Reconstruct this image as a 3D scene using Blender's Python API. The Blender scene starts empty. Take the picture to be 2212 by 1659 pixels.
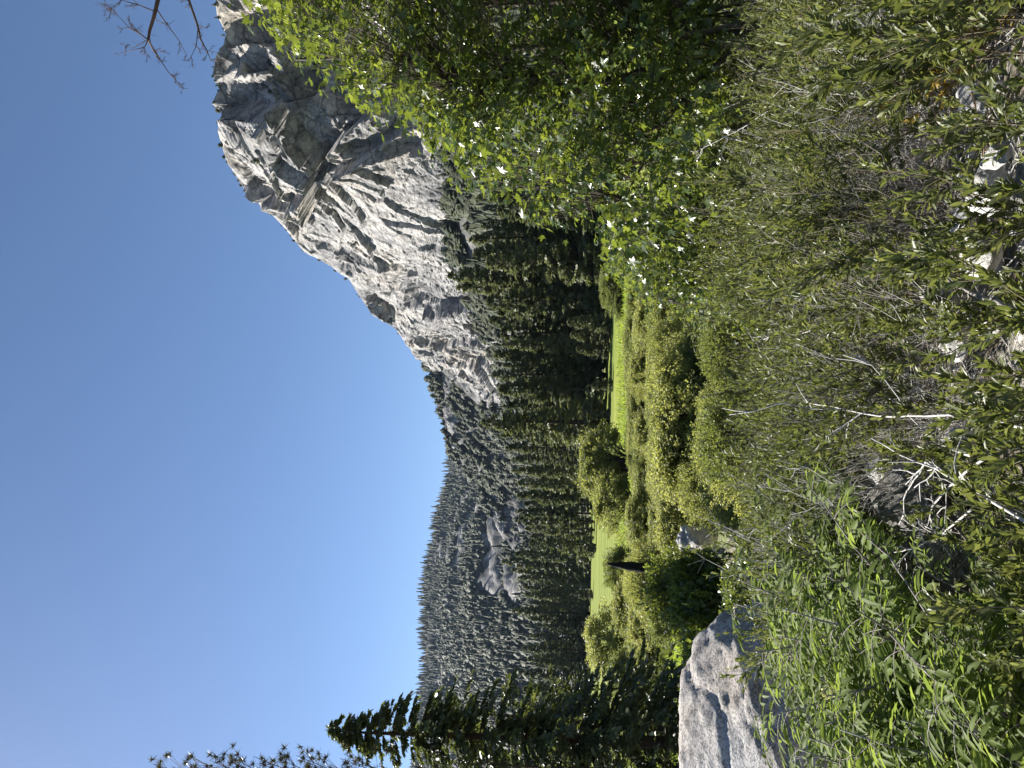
import bpy, math
import numpy as np
from mathutils import Matrix, Vector

C = bpy.context.scene.collection
PI = math.pi
rad = math.radians
# ------------------------------------------------------------------ camera frame
FPX, CU, CV, PITCH, CAMZ = 1534.0, 829.5, 1106.0, rad(5.0), 8.0
FW = np.array([0, math.cos(PITCH), math.sin(PITCH)])
UP = np.array([0, -math.sin(PITCH), math.cos(PITCH)])
RT = np.array([1.0, 0, 0])
CAM = np.array([0, 0, CAMZ])

def at(u, v, y):
    """World point seen in direction (u, v) of the upright view, y metres ahead."""
    u = np.asarray(u, float); v = np.asarray(v, float); y = np.asarray(y, float)
    a = (u - CU) / FPX; b = (CV - v) / FPX
    d = FW + a[..., None] * RT + b[..., None] * UP
    return CAM + d * (y / d[..., 1])[..., None]

def px(y):
    return y / FPX
# ------------------------------------------------------------------ ground
GY = np.array([-40, -5, 0, 3, 6, 10, 15, 25, 35, 44, 60, 4000.])
GZ = np.array([8.5, 6.9, 6.45, 6.0, 5.4, 4.45, 3.3, 1.45, .45, .05, 0, 0])

def h3(i, j, k, s):
    n = (i * 374761393 + j * 668265263 + k * 2147483647 * 3 + s * 1274126177) & 0xFFFFFFFF
    n = ((n ^ (n >> 13)) * 1274126177) & 0xFFFFFFFF
    n = ((n ^ (n >> 16)) * 2246822519) & 0xFFFFFFFF
    return ((n ^ (n >> 15)) & 0xFFFFFF) / float(0xFFFFFF)

def vnoise(p, s=0):
    """Smooth value noise in -1..1 for (N,3) points."""
    p = np.asarray(p, float); i = np.floor(p).astype(np.int64); f = p - i
    f = f * f * f * (f * (f * 6 - 15) + 10)
    r = 0
    for dx in (0, 1):
        wx = f[..., 0] if dx else 1 - f[..., 0]
        for dy in (0, 1):
            wy = f[..., 1] if dy else 1 - f[..., 1]
            for dz in (0, 1):
                wz = f[..., 2] if dz else 1 - f[..., 2]
                r = r + wx * wy * wz * h3(i[..., 0] + dx, i[..., 1] + dy, i[..., 2] + dz, s)
    return r * 2 - 1

def fbm(p, o=4, s=0, g=.5):
    r, a, t = 0, 1.0, 0
    p = np.asarray(p, float)
    for k in range(o):
        r = r + a * vnoise(p * (2.03 ** k) + 17.3 * k, s + k); t += a; a *= g
    return r / t

def cells(a, b, s=0):
    """2-D Voronoi: distance to the nearest seed, gap to the second, three random values, offsets."""
    i = np.floor(a).astype(np.int64); j = np.floor(b).astype(np.int64)
    d1 = np.full(a.shape, 9.0); d2 = d1.copy()
    r = np.zeros(a.shape + (3,)); oa = np.zeros(a.shape); ob = oa.copy()
    for di in (-1, 0, 1):
        for dj in (-1, 0, 1):
            I, J = i + di, j + dj
            qa = a - (I + h3(I, J, 1, s)); qb = b - (J + h3(I, J, 2, s))
            d = np.hypot(qa, qb)
            m = d < d1
            d2 = np.where(m, d1, np.minimum(d2, d)); d1 = np.where(m, d, d1)
            for k in range(3):
                r[..., k] = np.where(m, h3(I, J, 5 + k, s), r[..., k])
            oa = np.where(m, qa, oa); ob = np.where(m, qb, ob)
    return d1, d2 - d1, r, oa, ob

def ground(x, y):
    x = np.asarray(x, float); y = np.asarray(y, float)
    z = np.interp(y, GY, GZ)
    near = np.clip((44 - y) / 44, 0, 1)
    n = fbm(np.stack([x * .25, y * .25, x * 0], -1), 3, 3)
    return z + near * (.35 * n) + .03 * np.clip(y - 60, 0, 200) / 200 * n
# ------------------------------------------------------------------ mesh builder
class MB:
    def __init__(s):
        s.V, s.T, s.Q, s.rt, s.rq, s.n = [], [], [], [], [], 0

    def add(s, v, tri=None, quad=None, rt=None, rq=None):
        v = np.asarray(v, float).reshape(-1, 3)
        if tri is not None and len(tri):
            tri = np.asarray(tri, np.int64); s.T.append(tri + s.n)
            s.rt.append(np.zeros(len(tri)) if rt is None else np.broadcast_to(rt, (len(tri),)))
        if quad is not None and len(quad):
            quad = np.asarray(quad, np.int64); s.Q.append(quad + s.n)
            s.rq.append(np.zeros(len(quad)) if rq is None else np.broadcast_to(rq, (len(quad),)))
        s.V.append(v); s.n += len(v)

    def tube(s, pts, rad_, sides=5, r=0.5):
        pts = np.asarray(pts, float); n = len(pts)
        rad_ = np.broadcast_to(np.asarray(rad_, float), (n,))
        tg = np.gradient(pts, axis=0); tg /= np.linalg.norm(tg, axis=1)[:, None] + 1e-9
        ref = np.array([.31, .87, .38]) if abs(tg[0] @ np.array([.31, .87, .38])) < .9 else np.array([1., 0, 0])
        a = np.cross(tg, ref); a /= np.linalg.norm(a, axis=1)[:, None] + 1e-9
        b = np.cross(tg, a)
        th = np.arange(sides) * 2 * PI / sides
        ring = pts[:, None] + rad_[:, None, None] * (np.cos(th)[None, :, None] * a[:, None] + np.sin(th)[None, :, None] * b[:, None])
        i = np.arange(n - 1)[:, None] * sides; k = np.arange(sides)[None]
        k2 = (k + 1) % sides
        q = np.stack([i + k, i + k2, i + sides + k2, i + sides + k], -1).reshape(-1, 4)
        tip = np.concatenate([ring.reshape(-1, 3), pts[-1:] + tg[-1:] * rad_[-1]])
        e = (n - 1) * sides
        t = np.stack([e + np.arange(sides), e + (np.arange(sides) + 1) % sides, np.full(sides, n * sides)], -1)
        s.add(tip, t, q, r, r)

    def leaves(s, tmpl, pos, xd, nr, size, rnd, wid=1.0):
        tv, tf = tmpl
        xd = xd / (np.linalg.norm(xd, axis=1)[:, None] + 1e-9)
        yd = np.cross(nr, xd); yd /= np.linalg.norm(yd, axis=1)[:, None] + 1e-9
        zd = np.cross(xd, yd)
        size = np.broadcast_to(size, (len(pos),))
        v = pos[:, None] + size[:, None, None] * (tv[None, :, 0:1] * xd[:, None] + wid * tv[None, :, 1:2] * yd[:, None] + tv[None, :, 2:3] * zd[:, None])
        k = len(tv); f = (tf[None] + (np.arange(len(pos)) * k)[:, None, None]).reshape(-1, tf.shape[1])
        r = np.repeat(rnd, len(tf))
        if tf.shape[1] == 3: s.add(v, f, None, r)
        else: s.add(v, None, f, None, r)

    def mesh(s, name, mat, smooth=False):
        me = bpy.data.meshes.new(name)
        V = np.concatenate(s.V) if s.V else np.zeros((0, 3))
        T = np.concatenate(s.T) if s.T else np.zeros((0, 3), np.int64)
        Q = np.concatenate(s.Q) if s.Q else np.zeros((0, 4), np.int64)
        me.vertices.add(len(V)); me.vertices.foreach_set('co', V.astype(np.float32).ravel())
        me.loops.add(T.size + Q.size)
        me.loops.foreach_set('vertex_index', np.concatenate([T.ravel(), Q.ravel()]).astype(np.int32))
        me.polygons.add(len(T) + len(Q))
        st = np.concatenate([np.arange(len(T)) * 3, T.size + np.arange(len(Q)) * 4]).astype(np.int32)
        me.polygons.foreach_set('loop_start', st)
        at_ = me.attributes.new('rnd', 'FLOAT', 'FACE')
        rr = np.concatenate(([np.concatenate(s.rt)] if s.rt else []) + ([np.concatenate(s.rq)] if s.rq else [])) if (s.rt or s.rq) else np.zeros(0)
        at_.data.foreach_set('value', rr.astype(np.float32))
        if smooth: me.polygons.foreach_set('use_smooth', np.ones(len(me.polygons), bool))
        me.update(calc_edges=True)
        if mat: me.materials.append(mat)
        return me

def link(name, me, parent=None, loc=(0, 0, 0), rot=(0, 0, 0), sc=(1, 1, 1)):
    o = bpy.data.objects.new(name, me); C.objects.link(o)
    o.location = loc; o.rotation_euler = rot; o.scale = sc
    if parent is not None: o.parent = parent
    return o

def tag(o, label=None, cat=None, group=None, kind=None):
    if label: o['label'] = label
    if cat: o['category'] = cat
    if group: o['group'] = group
    if kind: o['kind'] = kind
    return o

def thing(name, parts, loc, label, cat, group=None, rotz=0, sc=(1, 1, 1), tilt=(0, 0)):
    """parts: list of (part name, mesh). The Empty stands at the thing's base."""
    e = link(name, None, None, loc, (tilt[0], tilt[1], rotz), sc)
    tag(e, label, cat, group)
    for pn, me in parts:
        link(pn, me, e)
    return e

def grid_faces(nr, nc):
    i = np.arange(nr - 1)[:, None] * nc; j = np.arange(nc - 1)[None]
    return np.stack([i + j, i + j + 1, i + nc + j + 1, i + nc + j], -1).reshape(-1, 4)
# ------------------------------------------------------------------ materials
def new_mat(name):
    m = bpy.data.materials.new(name); m.use_nodes = True
    nt = m.node_tree; nt.nodes.clear()
    return m, nt, nt.nodes.new('ShaderNodeOutputMaterial')

def nd(nt, typ, **kw):
    n = nt.nodes.new(typ)
    for k, v in kw.items():
        if k.startswith('i_'): n.inputs[int(k[2:]) if k[2:].isdigit() else k[2:].replace('_', ' ')].default_value = v
        else: setattr(n, k, v)
    return n

def ramp(nt, stops, fac=None):
    r = nt.nodes.new('ShaderNodeValToRGB')
    el = r.color_ramp.elements
    while len(el) < len(stops): el.new(.5)
    for e, (p, c) in zip(el, stops):
        e.position = p; e.color = (c[0], c[1], c[2], 1)
    if fac is not None: nt.links.new(fac, r.inputs[0])
    return r

def leaf_mat(name, cols, trans, tf=.4, rough=.45, spec=.5, objvar=.25):
    """Leaf: diffuse + sheen seen from the lit side, light passing through from behind."""
    m, nt, out = new_mat(name); L = nt.links.new
    a = nd(nt, 'ShaderNodeAttribute', attribute_name='rnd')
    oi = nd(nt, 'ShaderNodeObjectInfo')
    mx = nd(nt, 'ShaderNodeMath', operation='MULTIPLY_ADD'); L(oi.outputs['Random'], mx.inputs[0]); mx.inputs[1].default_value = objvar
    sc = nd(nt, 'ShaderNodeMath', operation='MULTIPLY'); L(a.outputs['Fac'], sc.inputs[0]); sc.inputs[1].default_value = 1 - objvar
    L(sc.outputs[0], mx.inputs[2])
    n = len(cols)
    r1 = ramp(nt, [(i / max(1, n - 1), c) for i, c in enumerate(cols)], mx.outputs[0])
    r2 = ramp(nt, [(i / max(1, n - 1), c) for i, c in enumerate(trans)], mx.outputs[0])
    p = nd(nt, 'ShaderNodeBsdfPrincipled'); L(r1.outputs[0], p.inputs['Base Color'])
    p.inputs['Roughness'].default_value = rough; p.inputs['Specular IOR Level'].default_value = spec
    t = nd(nt, 'ShaderNodeBsdfTranslucent'); L(r2.outputs[0], t.inputs[0])
    mix = nd(nt, 'ShaderNodeMixShader', i_0=tf); L(p.outputs[0], mix.inputs[1]); L(t.outputs[0], mix.inputs[2])
    L(mix.outputs[0], out.inputs[0])
    return m

def bark_mat(name, c1, c2, scale=12, rough=.85, bump=.4):
    m, nt, out = new_mat(name); L = nt.links.new
    tc = nd(nt, 'ShaderNodeTexCoord'); mp = nd(nt, 'ShaderNodeMapping'); mp.inputs['Scale'].default_value = (scale, scale, scale * .2)
    L(tc.outputs['Object'], mp.inputs[0])
    nz = nd(nt, 'ShaderNodeTexNoise', i_Detail=5.0); L(mp.outputs[0], nz.inputs['Vector']); nz.inputs['Scale'].default_value = 1
    r = ramp(nt, [(.3, c1), (.7, c2)], nz.outputs[0])
    p = nd(nt, 'ShaderNodeBsdfPrincipled', i_Roughness=rough); L(r.outputs[0], p.inputs['Base Color'])
    p.inputs['Specular IOR Level'].default_value = .2
    b = nd(nt, 'ShaderNodeBump', i_Strength=bump); b.inputs['Distance'].default_value = .05
    L(nz.outputs[0], b.inputs['Height']); L(b.outputs[0], p.inputs['Normal'])
    L(p.outputs[0], out.inputs[0])
    return m

def rock_mat(name, base, dark, warm, scale, speck, bumpd, sp_amt=.5, stain=.35):
    """Granite: fine dark/light speckle, broad warm patches and grey stains, bumpy."""
    m, nt, out = new_mat(name); L = nt.links.new
    g = nd(nt, 'ShaderNodeNewGeometry')
    n1 = nd(nt, 'ShaderNodeTexNoise', i_Scale=scale, i_Detail=6.0, i_Roughness=.6); L(g.outputs['Position'], n1.inputs['Vector'])
    r1 = ramp(nt, [(.36, dark), (.5, base), (.68, warm)], n1.outputs[0])
    n2 = nd(nt, 'ShaderNodeTexNoise', i_Scale=speck, i_Detail=4.0, i_Roughness=.75); L(g.outputs['Position'], n2.inputs['Vector'])
    r2 = ramp(nt, [(.40, (1 - sp_amt,) * 3), (.54, (1, 1, 1))], n2.outputs[0])
    mx = nd(nt, 'ShaderNodeMixRGB', blend_type='MULTIPLY'); mx.inputs[0].default_value = 1
    L(r1.outputs[0], mx.inputs[1]); L(r2.outputs[0], mx.inputs[2])
    n3 = nd(nt, 'ShaderNodeTexNoise', i_Scale=scale * 4.3, i_Detail=5.0, i_Roughness=.65, i_Distortion=.6); L(g.outputs['Position'], n3.inputs['Vector'])
    r3 = ramp(nt, [(.40, (1 - stain,) * 3), (.52, (1, 1, 1))], n3.outputs[0])
    m2 = nd(nt, 'ShaderNodeMixRGB', blend_type='MULTIPLY'); m2.inputs[0].default_value = 1
    L(mx.outputs[0], m2.inputs[1]); L(r3.outputs[0], m2.inputs[2])
    p = nd(nt, 'ShaderNodeBsdfPrincipled', i_Roughness=.85); p.inputs['Specular IOR Level'].default_value = .25
    L(m2.outputs[0], p.inputs['Base Color'])
    b = nd(nt, 'ShaderNodeBump', i_Strength=.8); b.inputs['Distance'].default_value = bumpd
    L(n2.outputs[0], b.inputs['Height']); L(b.outputs[0], p.inputs['Normal'])
    L(p.outputs[0], out.inputs[0])
    return m

M = {}
def cliff_mat():
    m = rock_mat('cliff_granite', (.41, .395, .375), (.21, .205, .205), (.47, .42, .355), .016, .3, .35, .3, .4)
    nt = m.node_tree; L = nt.links.new
    p = [n for n in nt.nodes if n.type == 'BSDF_PRINCIPLED'][0]; col = p.inputs['Base Color'].links[0].from_socket; g = [n for n in nt.nodes if n.type == 'NEW_GEOMETRY'][0]
    def mul(sock, other):
        x = nd(nt, 'ShaderNodeMixRGB', blend_type='MULTIPLY'); x.inputs[0].default_value = 1; L(sock, x.inputs[1]); L(other, x.inputs[2]); return x.outputs[0]
    wn = nd(nt, 'ShaderNodeTexNoise', i_Scale=.06, i_Detail=4.0); L(g.outputs['Position'], wn.inputs['Vector'])
    ws = nd(nt, 'ShaderNodeVectorMath', operation='SCALE'); L(wn.outputs[1], ws.inputs[0]); ws.inputs['Scale'].default_value = 14
    wa = nd(nt, 'ShaderNodeVectorMath', operation='ADD'); L(g.outputs['Position'], wa.inputs[0]); L(ws.outputs[0], wa.inputs[1])
    # joints: long cracks dipping along the face, and shorter cross cracks
    for (rot, sc_, w_, dk) in (((.5, 0, .3), (.028, .012, .055), .035, .35), ((-.35, .2, .3), (.05, .03, .12), .03, .5), ((.9, .1, .3), (.11, .07, .24), .05, .6)):
        mp = nd(nt, 'ShaderNodeMapping'); mp.inputs['Rotation'].default_value = rot; mp.inputs['Scale'].default_value = sc_; L(wa.outputs[0], mp.inputs[0])
        v = nd(nt, 'ShaderNodeTexVoronoi', feature='DISTANCE_TO_EDGE'); v.inputs['Scale'].default_value = 1; L(mp.outputs[0], v.inputs['Vector'])
        col = mul(col, ramp(nt, [(0, (dk,) * 3), (w_, (1, 1, 1))], v.outputs['Distance']).outputs[0])
    # water streaks running down
    mp = nd(nt, 'ShaderNodeMapping'); mp.inputs['Scale'].default_value = (.16, .16, .011); L(wa.outputs[0], mp.inputs[0])
    n = nd(nt, 'ShaderNodeTexNoise', i_Scale=1.0, i_Detail=5.0, i_Roughness=.65); L(mp.outputs[0], n.inputs['Vector'])
    col = mul(col, ramp(nt, [(.36, (.5, .5, .52)), (.52, (1, 1, 1))], n.outputs[0]).outputs[0])
    L(col, p.inputs['Base Color']); return m
M['cliff'] = cliff_mat()
M['hillrock'] = rock_mat('hillside_rock', (.14, .135, .125), (.08, .08, .07), (.40, .38, .36), .03, .3, 1.0, .5)
M['spurrock'] = rock_mat('spur_rock', (.16, .155, .15), (.08, .08, .075), (.44, .42, .40), .014, .2, 2.0, .5, .5)
M['boulder'] = rock_mat('boulder_granite', (.50, .49, .48), (.38, .38, .38), (.54, .48, .42), .7, 30, .03, .62, .4)
M['rock'] = rock_mat('pale_granite', (.56, .55, .53), (.42, .41, .4), (.6, .56, .5), 1.1, 40, .01, .4, .3)
M['darkrock'] = rock_mat('lichen_rock', (.2, .19, .18), (.09, .09, .085), (.3, .28, .25), 3, 40, .01, .6, .5)
M['conifer'] = leaf_mat('conifer_needles', [(.075, .088, .045), (.125, .14, .07), (.20, .205, .105)], [(.10, .12, .04), (.16, .18, .06), (.22, .24, .08)], .32, .55, .3, .6)
M['fir'] = leaf_mat('fir_needles', [(.04, .055, .028), (.075, .095, .045), (.13, .145, .065)], [(.09, .115, .025), (.14, .17, .035), (.2, .22, .05)], .35, .45, .45, .1)
M['forest'] = leaf_mat('far_forest_needles', [(.032, .042, .026), (.05, .06, .034), (.08, .086, .046)], [(.06, .08, .02), (.08, .1, .025), (.1, .12, .03)], .2, .7, .2, 0)
M['pine'] = leaf_mat('pine_needles', [(.05, .055, .035), (.09, .085, .05), (.13, .11, .06)], [(.06, .07, .02), (.1, .1, .03), (.12, .1, .04)], .3, .5, .4, .1)
M['willow'] = leaf_mat('willow_leaves', [(.09, .11, .035), (.17, .195, .06), (.29, .30, .11)], [(.22, .245, .055), (.40, .42, .09), (.58, .58, .15)], .45, .5, .35, .4)
M['willow2'] = leaf_mat('olive_leaves', [(.07, .09, .028), (.12, .145, .042), (.2, .215, .075)], [(.17, .20, .04), (.26, .3, .06), (.40, .42, .10)], .42, .5, .35, .4)
M['maple'] = leaf_mat('maple_leaves', [(.035, .065, .016), (.06, .095, .022), (.09, .13, .03)], [(.14, .19, .025), (.24, .30, .035), (.40, .45, .06)], .40, .3, .6, .1)
M['shrub'] = leaf_mat('narrow_leaves', [(.06, .076, .026), (.10, .12, .04), (.19, .20, .08)], [(.14, .17, .03), (.22, .25, .05), (.36, .37, .10)], .36, .42, .4, .2)
M['elder'] = leaf_mat('elderberry_leaves', [(.07, .10, .022), (.11, .15, .032), (.15, .2, .055)], [(.2, .28, .05), (.29, .38, .06), (.42, .5, .1)], .42, .55, .12, .2)
M['flower'] = leaf_mat('cream_flowers', [(.6, .56, .26), (.68, .64, .34), (.74, .7, .45)], [(.5, .5, .15), (.55, .55, .2), (.6, .6, .25)], .3, .6, .2, .1)
M['grass'] = leaf_mat('grass_blades', [(.10, .15, .03), (.15, .2, .035), (.2, .24, .05)], [(.26, .36, .04), (.36, .46, .05), (.46, .52, .08)], .45, .5, .3, 0)
M['redleaf'] = leaf_mat('rusty_leaves', [(.2, .07, .02), (.3, .12, .04), (.34, .2, .06)], [(.4, .15, .03), (.45, .2, .05), (.5, .3, .06)], .4, .5, .3, 0)
M['yellowleaf'] = leaf_mat('yellowing_leaves', [(.2, .17, .03), (.26, .2, .04), (.3, .18, .05)], [(.5, .42, .05), (.5, .36, .06), (.5, .3, .06)], .4, .5, .3, 0)
M['bark'] = bark_mat('dark_bark', (.03, .022, .016), (.075, .055, .04), 3)
M['redbark'] = bark_mat('brown_bark', (.05, .035, .025), (.13, .085, .06), 3)
M['stem'] = bark_mat('grey_stem', (.16, .14, .12), (.34, .31, .28), 20)
M['maplebark'] = bark_mat('maple_bark', (.045, .038, .03), (.12, .10, .08), 10)
M['twig'] = bark_mat('olive_twig', (.10, .085, .05), (.22, .19, .13), 20)
M['deadwood'] = bark_mat('bleached_wood', (.34, .32, .30), (.58, .56, .53), 25)
M['char'] = bark_mat('charred_wood', (.004, .004, .004), (.014, .012, .011), 8)
M['straw'] = bark_mat('tan_stick', (.35, .22, .12), (.55, .4, .25), 25)

# ------------------------------------------------------------------ leaf shapes (x along the leaf, y across, z off the blade)
def T(v, f): return np.array(v, float), np.array(f, np.int64)
DIAMOND = T([(0, 0, 0), (.45, -.3, .04), (1, 0, -.06), (.45, .3, .04)], [(0, 1, 2, 3)])
LANCE = T([(0, 0, 0), (.3, -.13, .04), (.7, -.11, .02), (1, 0, -.1), (.7, .11, .02), (.3, .13, .04), (.5, 0, -.01)],
          [(0, 1, 6), (1, 2, 6), (2, 3, 6), (3, 4, 6), (4, 5, 6), (5, 0, 6)])
def _maple():
    o = [(0, 0)]
    for a, l in ((-110, .42), (-88, .26), (-62, .74), (-47, .50), (-36, .60), (-24, .34), (-13, .74), (0, 1.0), (13, .74), (24, .34), (36, .60), (47, .50), (62, .74), (88, .26), (110, .42)):
        o.append((.18 + l * math.cos(rad(a)) * .82, l * math.sin(rad(a)) * .86))
    v = [(x, y, -.16 * (x * x + y * y) + .12 * abs(y)) for x, y in o] + [(.2, 0, -.03)]
    c = len(v) - 1
    return T(v, [(c, i, (i + 1) % c) for i in range(c)])
MAPLE = _maple()
KITE = T([(0, 0, 0), (.35, -.22, .0), (.8, -.12, -.05), (1, 0, -.12), (.8, .12, -.05), (.35, .22, 0)], [(0, 1, 4, 5), (1, 2, 3, 4)])
NEEDLE = T([(0, -.018, 0), (1, 0, 0), (0, .018, 0)], [(0, 1, 2)])
BLADE = T([(0, -.05, 0), (.55, -.035, .05), (1, 0, .25), (.55, .035, .05), (0, .05, 0)], [(0, 1, 3), (1, 2, 3), (0, 3, 4)])

def rdir(rng, n, up=0.0):
    d = rng.normal(size=(n, 3)); d[:, 2] += up
    return d / np.linalg.norm(d, axis=1)[:, None]
# ------------------------------------------------------------------ terrain
def ground_mat():
    m, nt, out = new_mat('valley_ground'); L = nt.links.new
    g = nd(nt, 'ShaderNodeNewGeometry'); sx = nd(nt, 'ShaderNodeSeparateXYZ'); L(g.outputs['Position'], sx.inputs[0])
    def noise(s, d=5, r=.6, vec=None):
        n = nd(nt, 'ShaderNodeTexNoise', i_Scale=s, i_Detail=float(d), i_Roughness=r); L(vec or g.outputs['Position'], n.inputs['Vector']); return n.outputs[0]
    mp = nd(nt, 'ShaderNodeMapping'); mp.inputs['Scale'].default_value = (.02, .25, 1); mp.inputs['Rotation'].default_value = (0, 0, rad(-8)); L(g.outputs['Position'], mp.inputs[0])
    mead = ramp(nt, [(.3, (.07, .11, .02)), (.45, (.15, .19, .03)), (.6, (.24, .26, .045)), (.75, (.30, .27, .09))], noise(1.0, 6, .6, mp.outputs[0]))
    md = ramp(nt, [(.35, (.7, .75, .7)), (.6, (1, 1, 1))], noise(.9, 4))
    mm = nd(nt, 'ShaderNodeMixRGB', blend_type='MULTIPLY'); mm.inputs[0].default_value = 1; L(mead.outputs[0], mm.inputs[1]); L(md.outputs[0], mm.inputs[2])
    soil = ramp(nt, [(.32, (.05, .04, .03)), (.45, (.16, .13, .10)), (.55, (.34, .32, .29)), (.7, (.5, .48, .45))], noise(3.5, 8, .7))
    gr = ramp(nt, [(.42, (.05, .06, .02)), (.6, (.2, .17, .12))], noise(14, 5))
    sm = nd(nt, 'ShaderNodeMixRGB', i_0=.35); L(soil.outputs[0], sm.inputs[1]); L(gr.outputs[0], sm.inputs[2])
    w = nd(nt, 'ShaderNodeMath', operation='MULTIPLY_ADD'); L(noise(.15, 3), w.inputs[0]); w.inputs[1].default_value = 24; L(sx.outputs[1], w.inputs[2])
    mr = nd(nt, 'ShaderNodeMapRange'); L(w.outputs[0], mr.inputs[0]); mr.inputs[1].default_value = 46; mr.inputs[2].default_value = 56
    mx = nd(nt, 'ShaderNodeMixRGB'); L(mr.outputs[0], mx.inputs[0]); L(sm.outputs[0], mx.inputs[1]); L(mm.outputs[0], mx.inputs[2])
    p = nd(nt, 'ShaderNodeBsdfPrincipled', i_Roughness=.95); p.inputs['Specular IOR Level'].default_value = .15; L(mx.outputs[0], p.inputs['Base Color'])
    b = nd(nt, 'ShaderNodeBump', i_Strength=.9); b.inputs['Distance'].default_value = .06; L(noise(9, 6, .7), b.inputs['Height']); L(b.outputs[0], p.inputs['Normal'])
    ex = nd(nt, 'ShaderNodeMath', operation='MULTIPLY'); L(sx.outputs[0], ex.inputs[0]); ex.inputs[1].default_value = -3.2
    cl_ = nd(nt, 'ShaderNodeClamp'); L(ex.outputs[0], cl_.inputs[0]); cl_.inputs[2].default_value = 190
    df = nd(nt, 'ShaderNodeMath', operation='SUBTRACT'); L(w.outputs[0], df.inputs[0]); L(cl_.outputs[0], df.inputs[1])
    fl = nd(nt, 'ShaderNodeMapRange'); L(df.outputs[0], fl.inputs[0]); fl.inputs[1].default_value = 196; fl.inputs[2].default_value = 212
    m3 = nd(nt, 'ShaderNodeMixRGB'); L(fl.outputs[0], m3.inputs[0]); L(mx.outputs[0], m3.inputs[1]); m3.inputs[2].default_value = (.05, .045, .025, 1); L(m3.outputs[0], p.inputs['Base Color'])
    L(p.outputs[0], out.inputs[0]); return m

def build_ground():
    ys = np.concatenate([np.linspace(-40, 0, 20)[:-1], np.linspace(0, 20, 120)[:-1], np.linspace(20, 60, 90)[:-1], np.geomspace(60, 4000, 90)])
    xs = np.concatenate([-np.geomspace(20, 4000, 50)[::-1], np.linspace(-20, 20, 190)[1:-1], np.geomspace(20, 4000, 50)])
    X, Y = np.meshgrid(xs, ys); Z = ground(X, Y)
    near = np.clip((40 - Y) / 20, 0, 1) * (np.abs(X) < 20)
    Z = Z + near * .10 * fbm(np.stack([X * 1.6, Y * 1.6, X * 0], -1), 4, 8)
    b = MB(); b.add(np.stack([X, Y, Z], -1), None, grid_faces(len(ys), len(xs)))
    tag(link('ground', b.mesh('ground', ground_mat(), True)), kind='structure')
build_ground()

CLIFF_TOP = np.array([(560, 1108, 1090), (660, 1097, 1000), (740, 1062, 965), (777, 1040, 950), (800, 1015, 930), (850, 960, 900), (905, 902, 840), (945, 861, 790), (971, 834, 765),
    (992, 801, 740), (1022, 777, 700), (1061, 752, 660), (1082, 715, 640), (1114, 658, 615), (1165, 617, 570), (1204, 582, 540), (1230, 552, 522), (1272, 516, 500),
    (1317, 487, 478), (1376, 472, 452), (1406, 478, 446), (1433, 456, 436), (1469, 470, 430), (1495, 455, 418), (1534, 463, 412), (1585, 479, 404), (1629, 464, 392), (1700, 462, 380), (1900, 440, 350), (2150, 420, 320)], float)
CLIFF_BASE = np.array([(560, 1125, 1040), (660, 1122, 950), (760, 1112, 870), (829, 1098, 790), (909, 1078, 710), (1019, 1034, 590), (1089, 992, 520), (1159, 992, 470), (1280, 995, 415), (1400, 1000, 375), (1659, 1005, 310), (1900, 1010, 275), (2150, 1015, 245)], float)
# big joints of the face: rock to the right of each line stands back (m), fading over px
STEPS = [((1235, 590), (1400, 925), 11, 60), ((1262, 545), (1232, 620), 9, 55), ((1402, 470), (1440, 640), 22, 170), ((1440, 640), (1390, 760), 12, 90), ((1330, 900), (1345, 760), 8, 40),
         ((1478, 440), (1500, 560), 14, 50), ((1120, 690), (1045, 880), 5, 30), ((985, 890), (1000, 1060), 13, 45), ((905, 960), (930, 1075), 9, 30), ((1180, 840), (1150, 960), 3.0, 16),
         ((1090, 680), (1066, 760), 9, 18), ((1010, 800), (975, 850), 10, 18), ((930, 900), (905, 950), 9, 20), ((1325, 620), (1300, 720), 9, 50), ((860, 985), (845, 1080), 9, 25), ((800, 1030), (790, 1100), 8, 25), ((1555, 450), (1575, 640), 14, 80), ((1450, 700), (1480, 860), 8, 60)]

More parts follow.
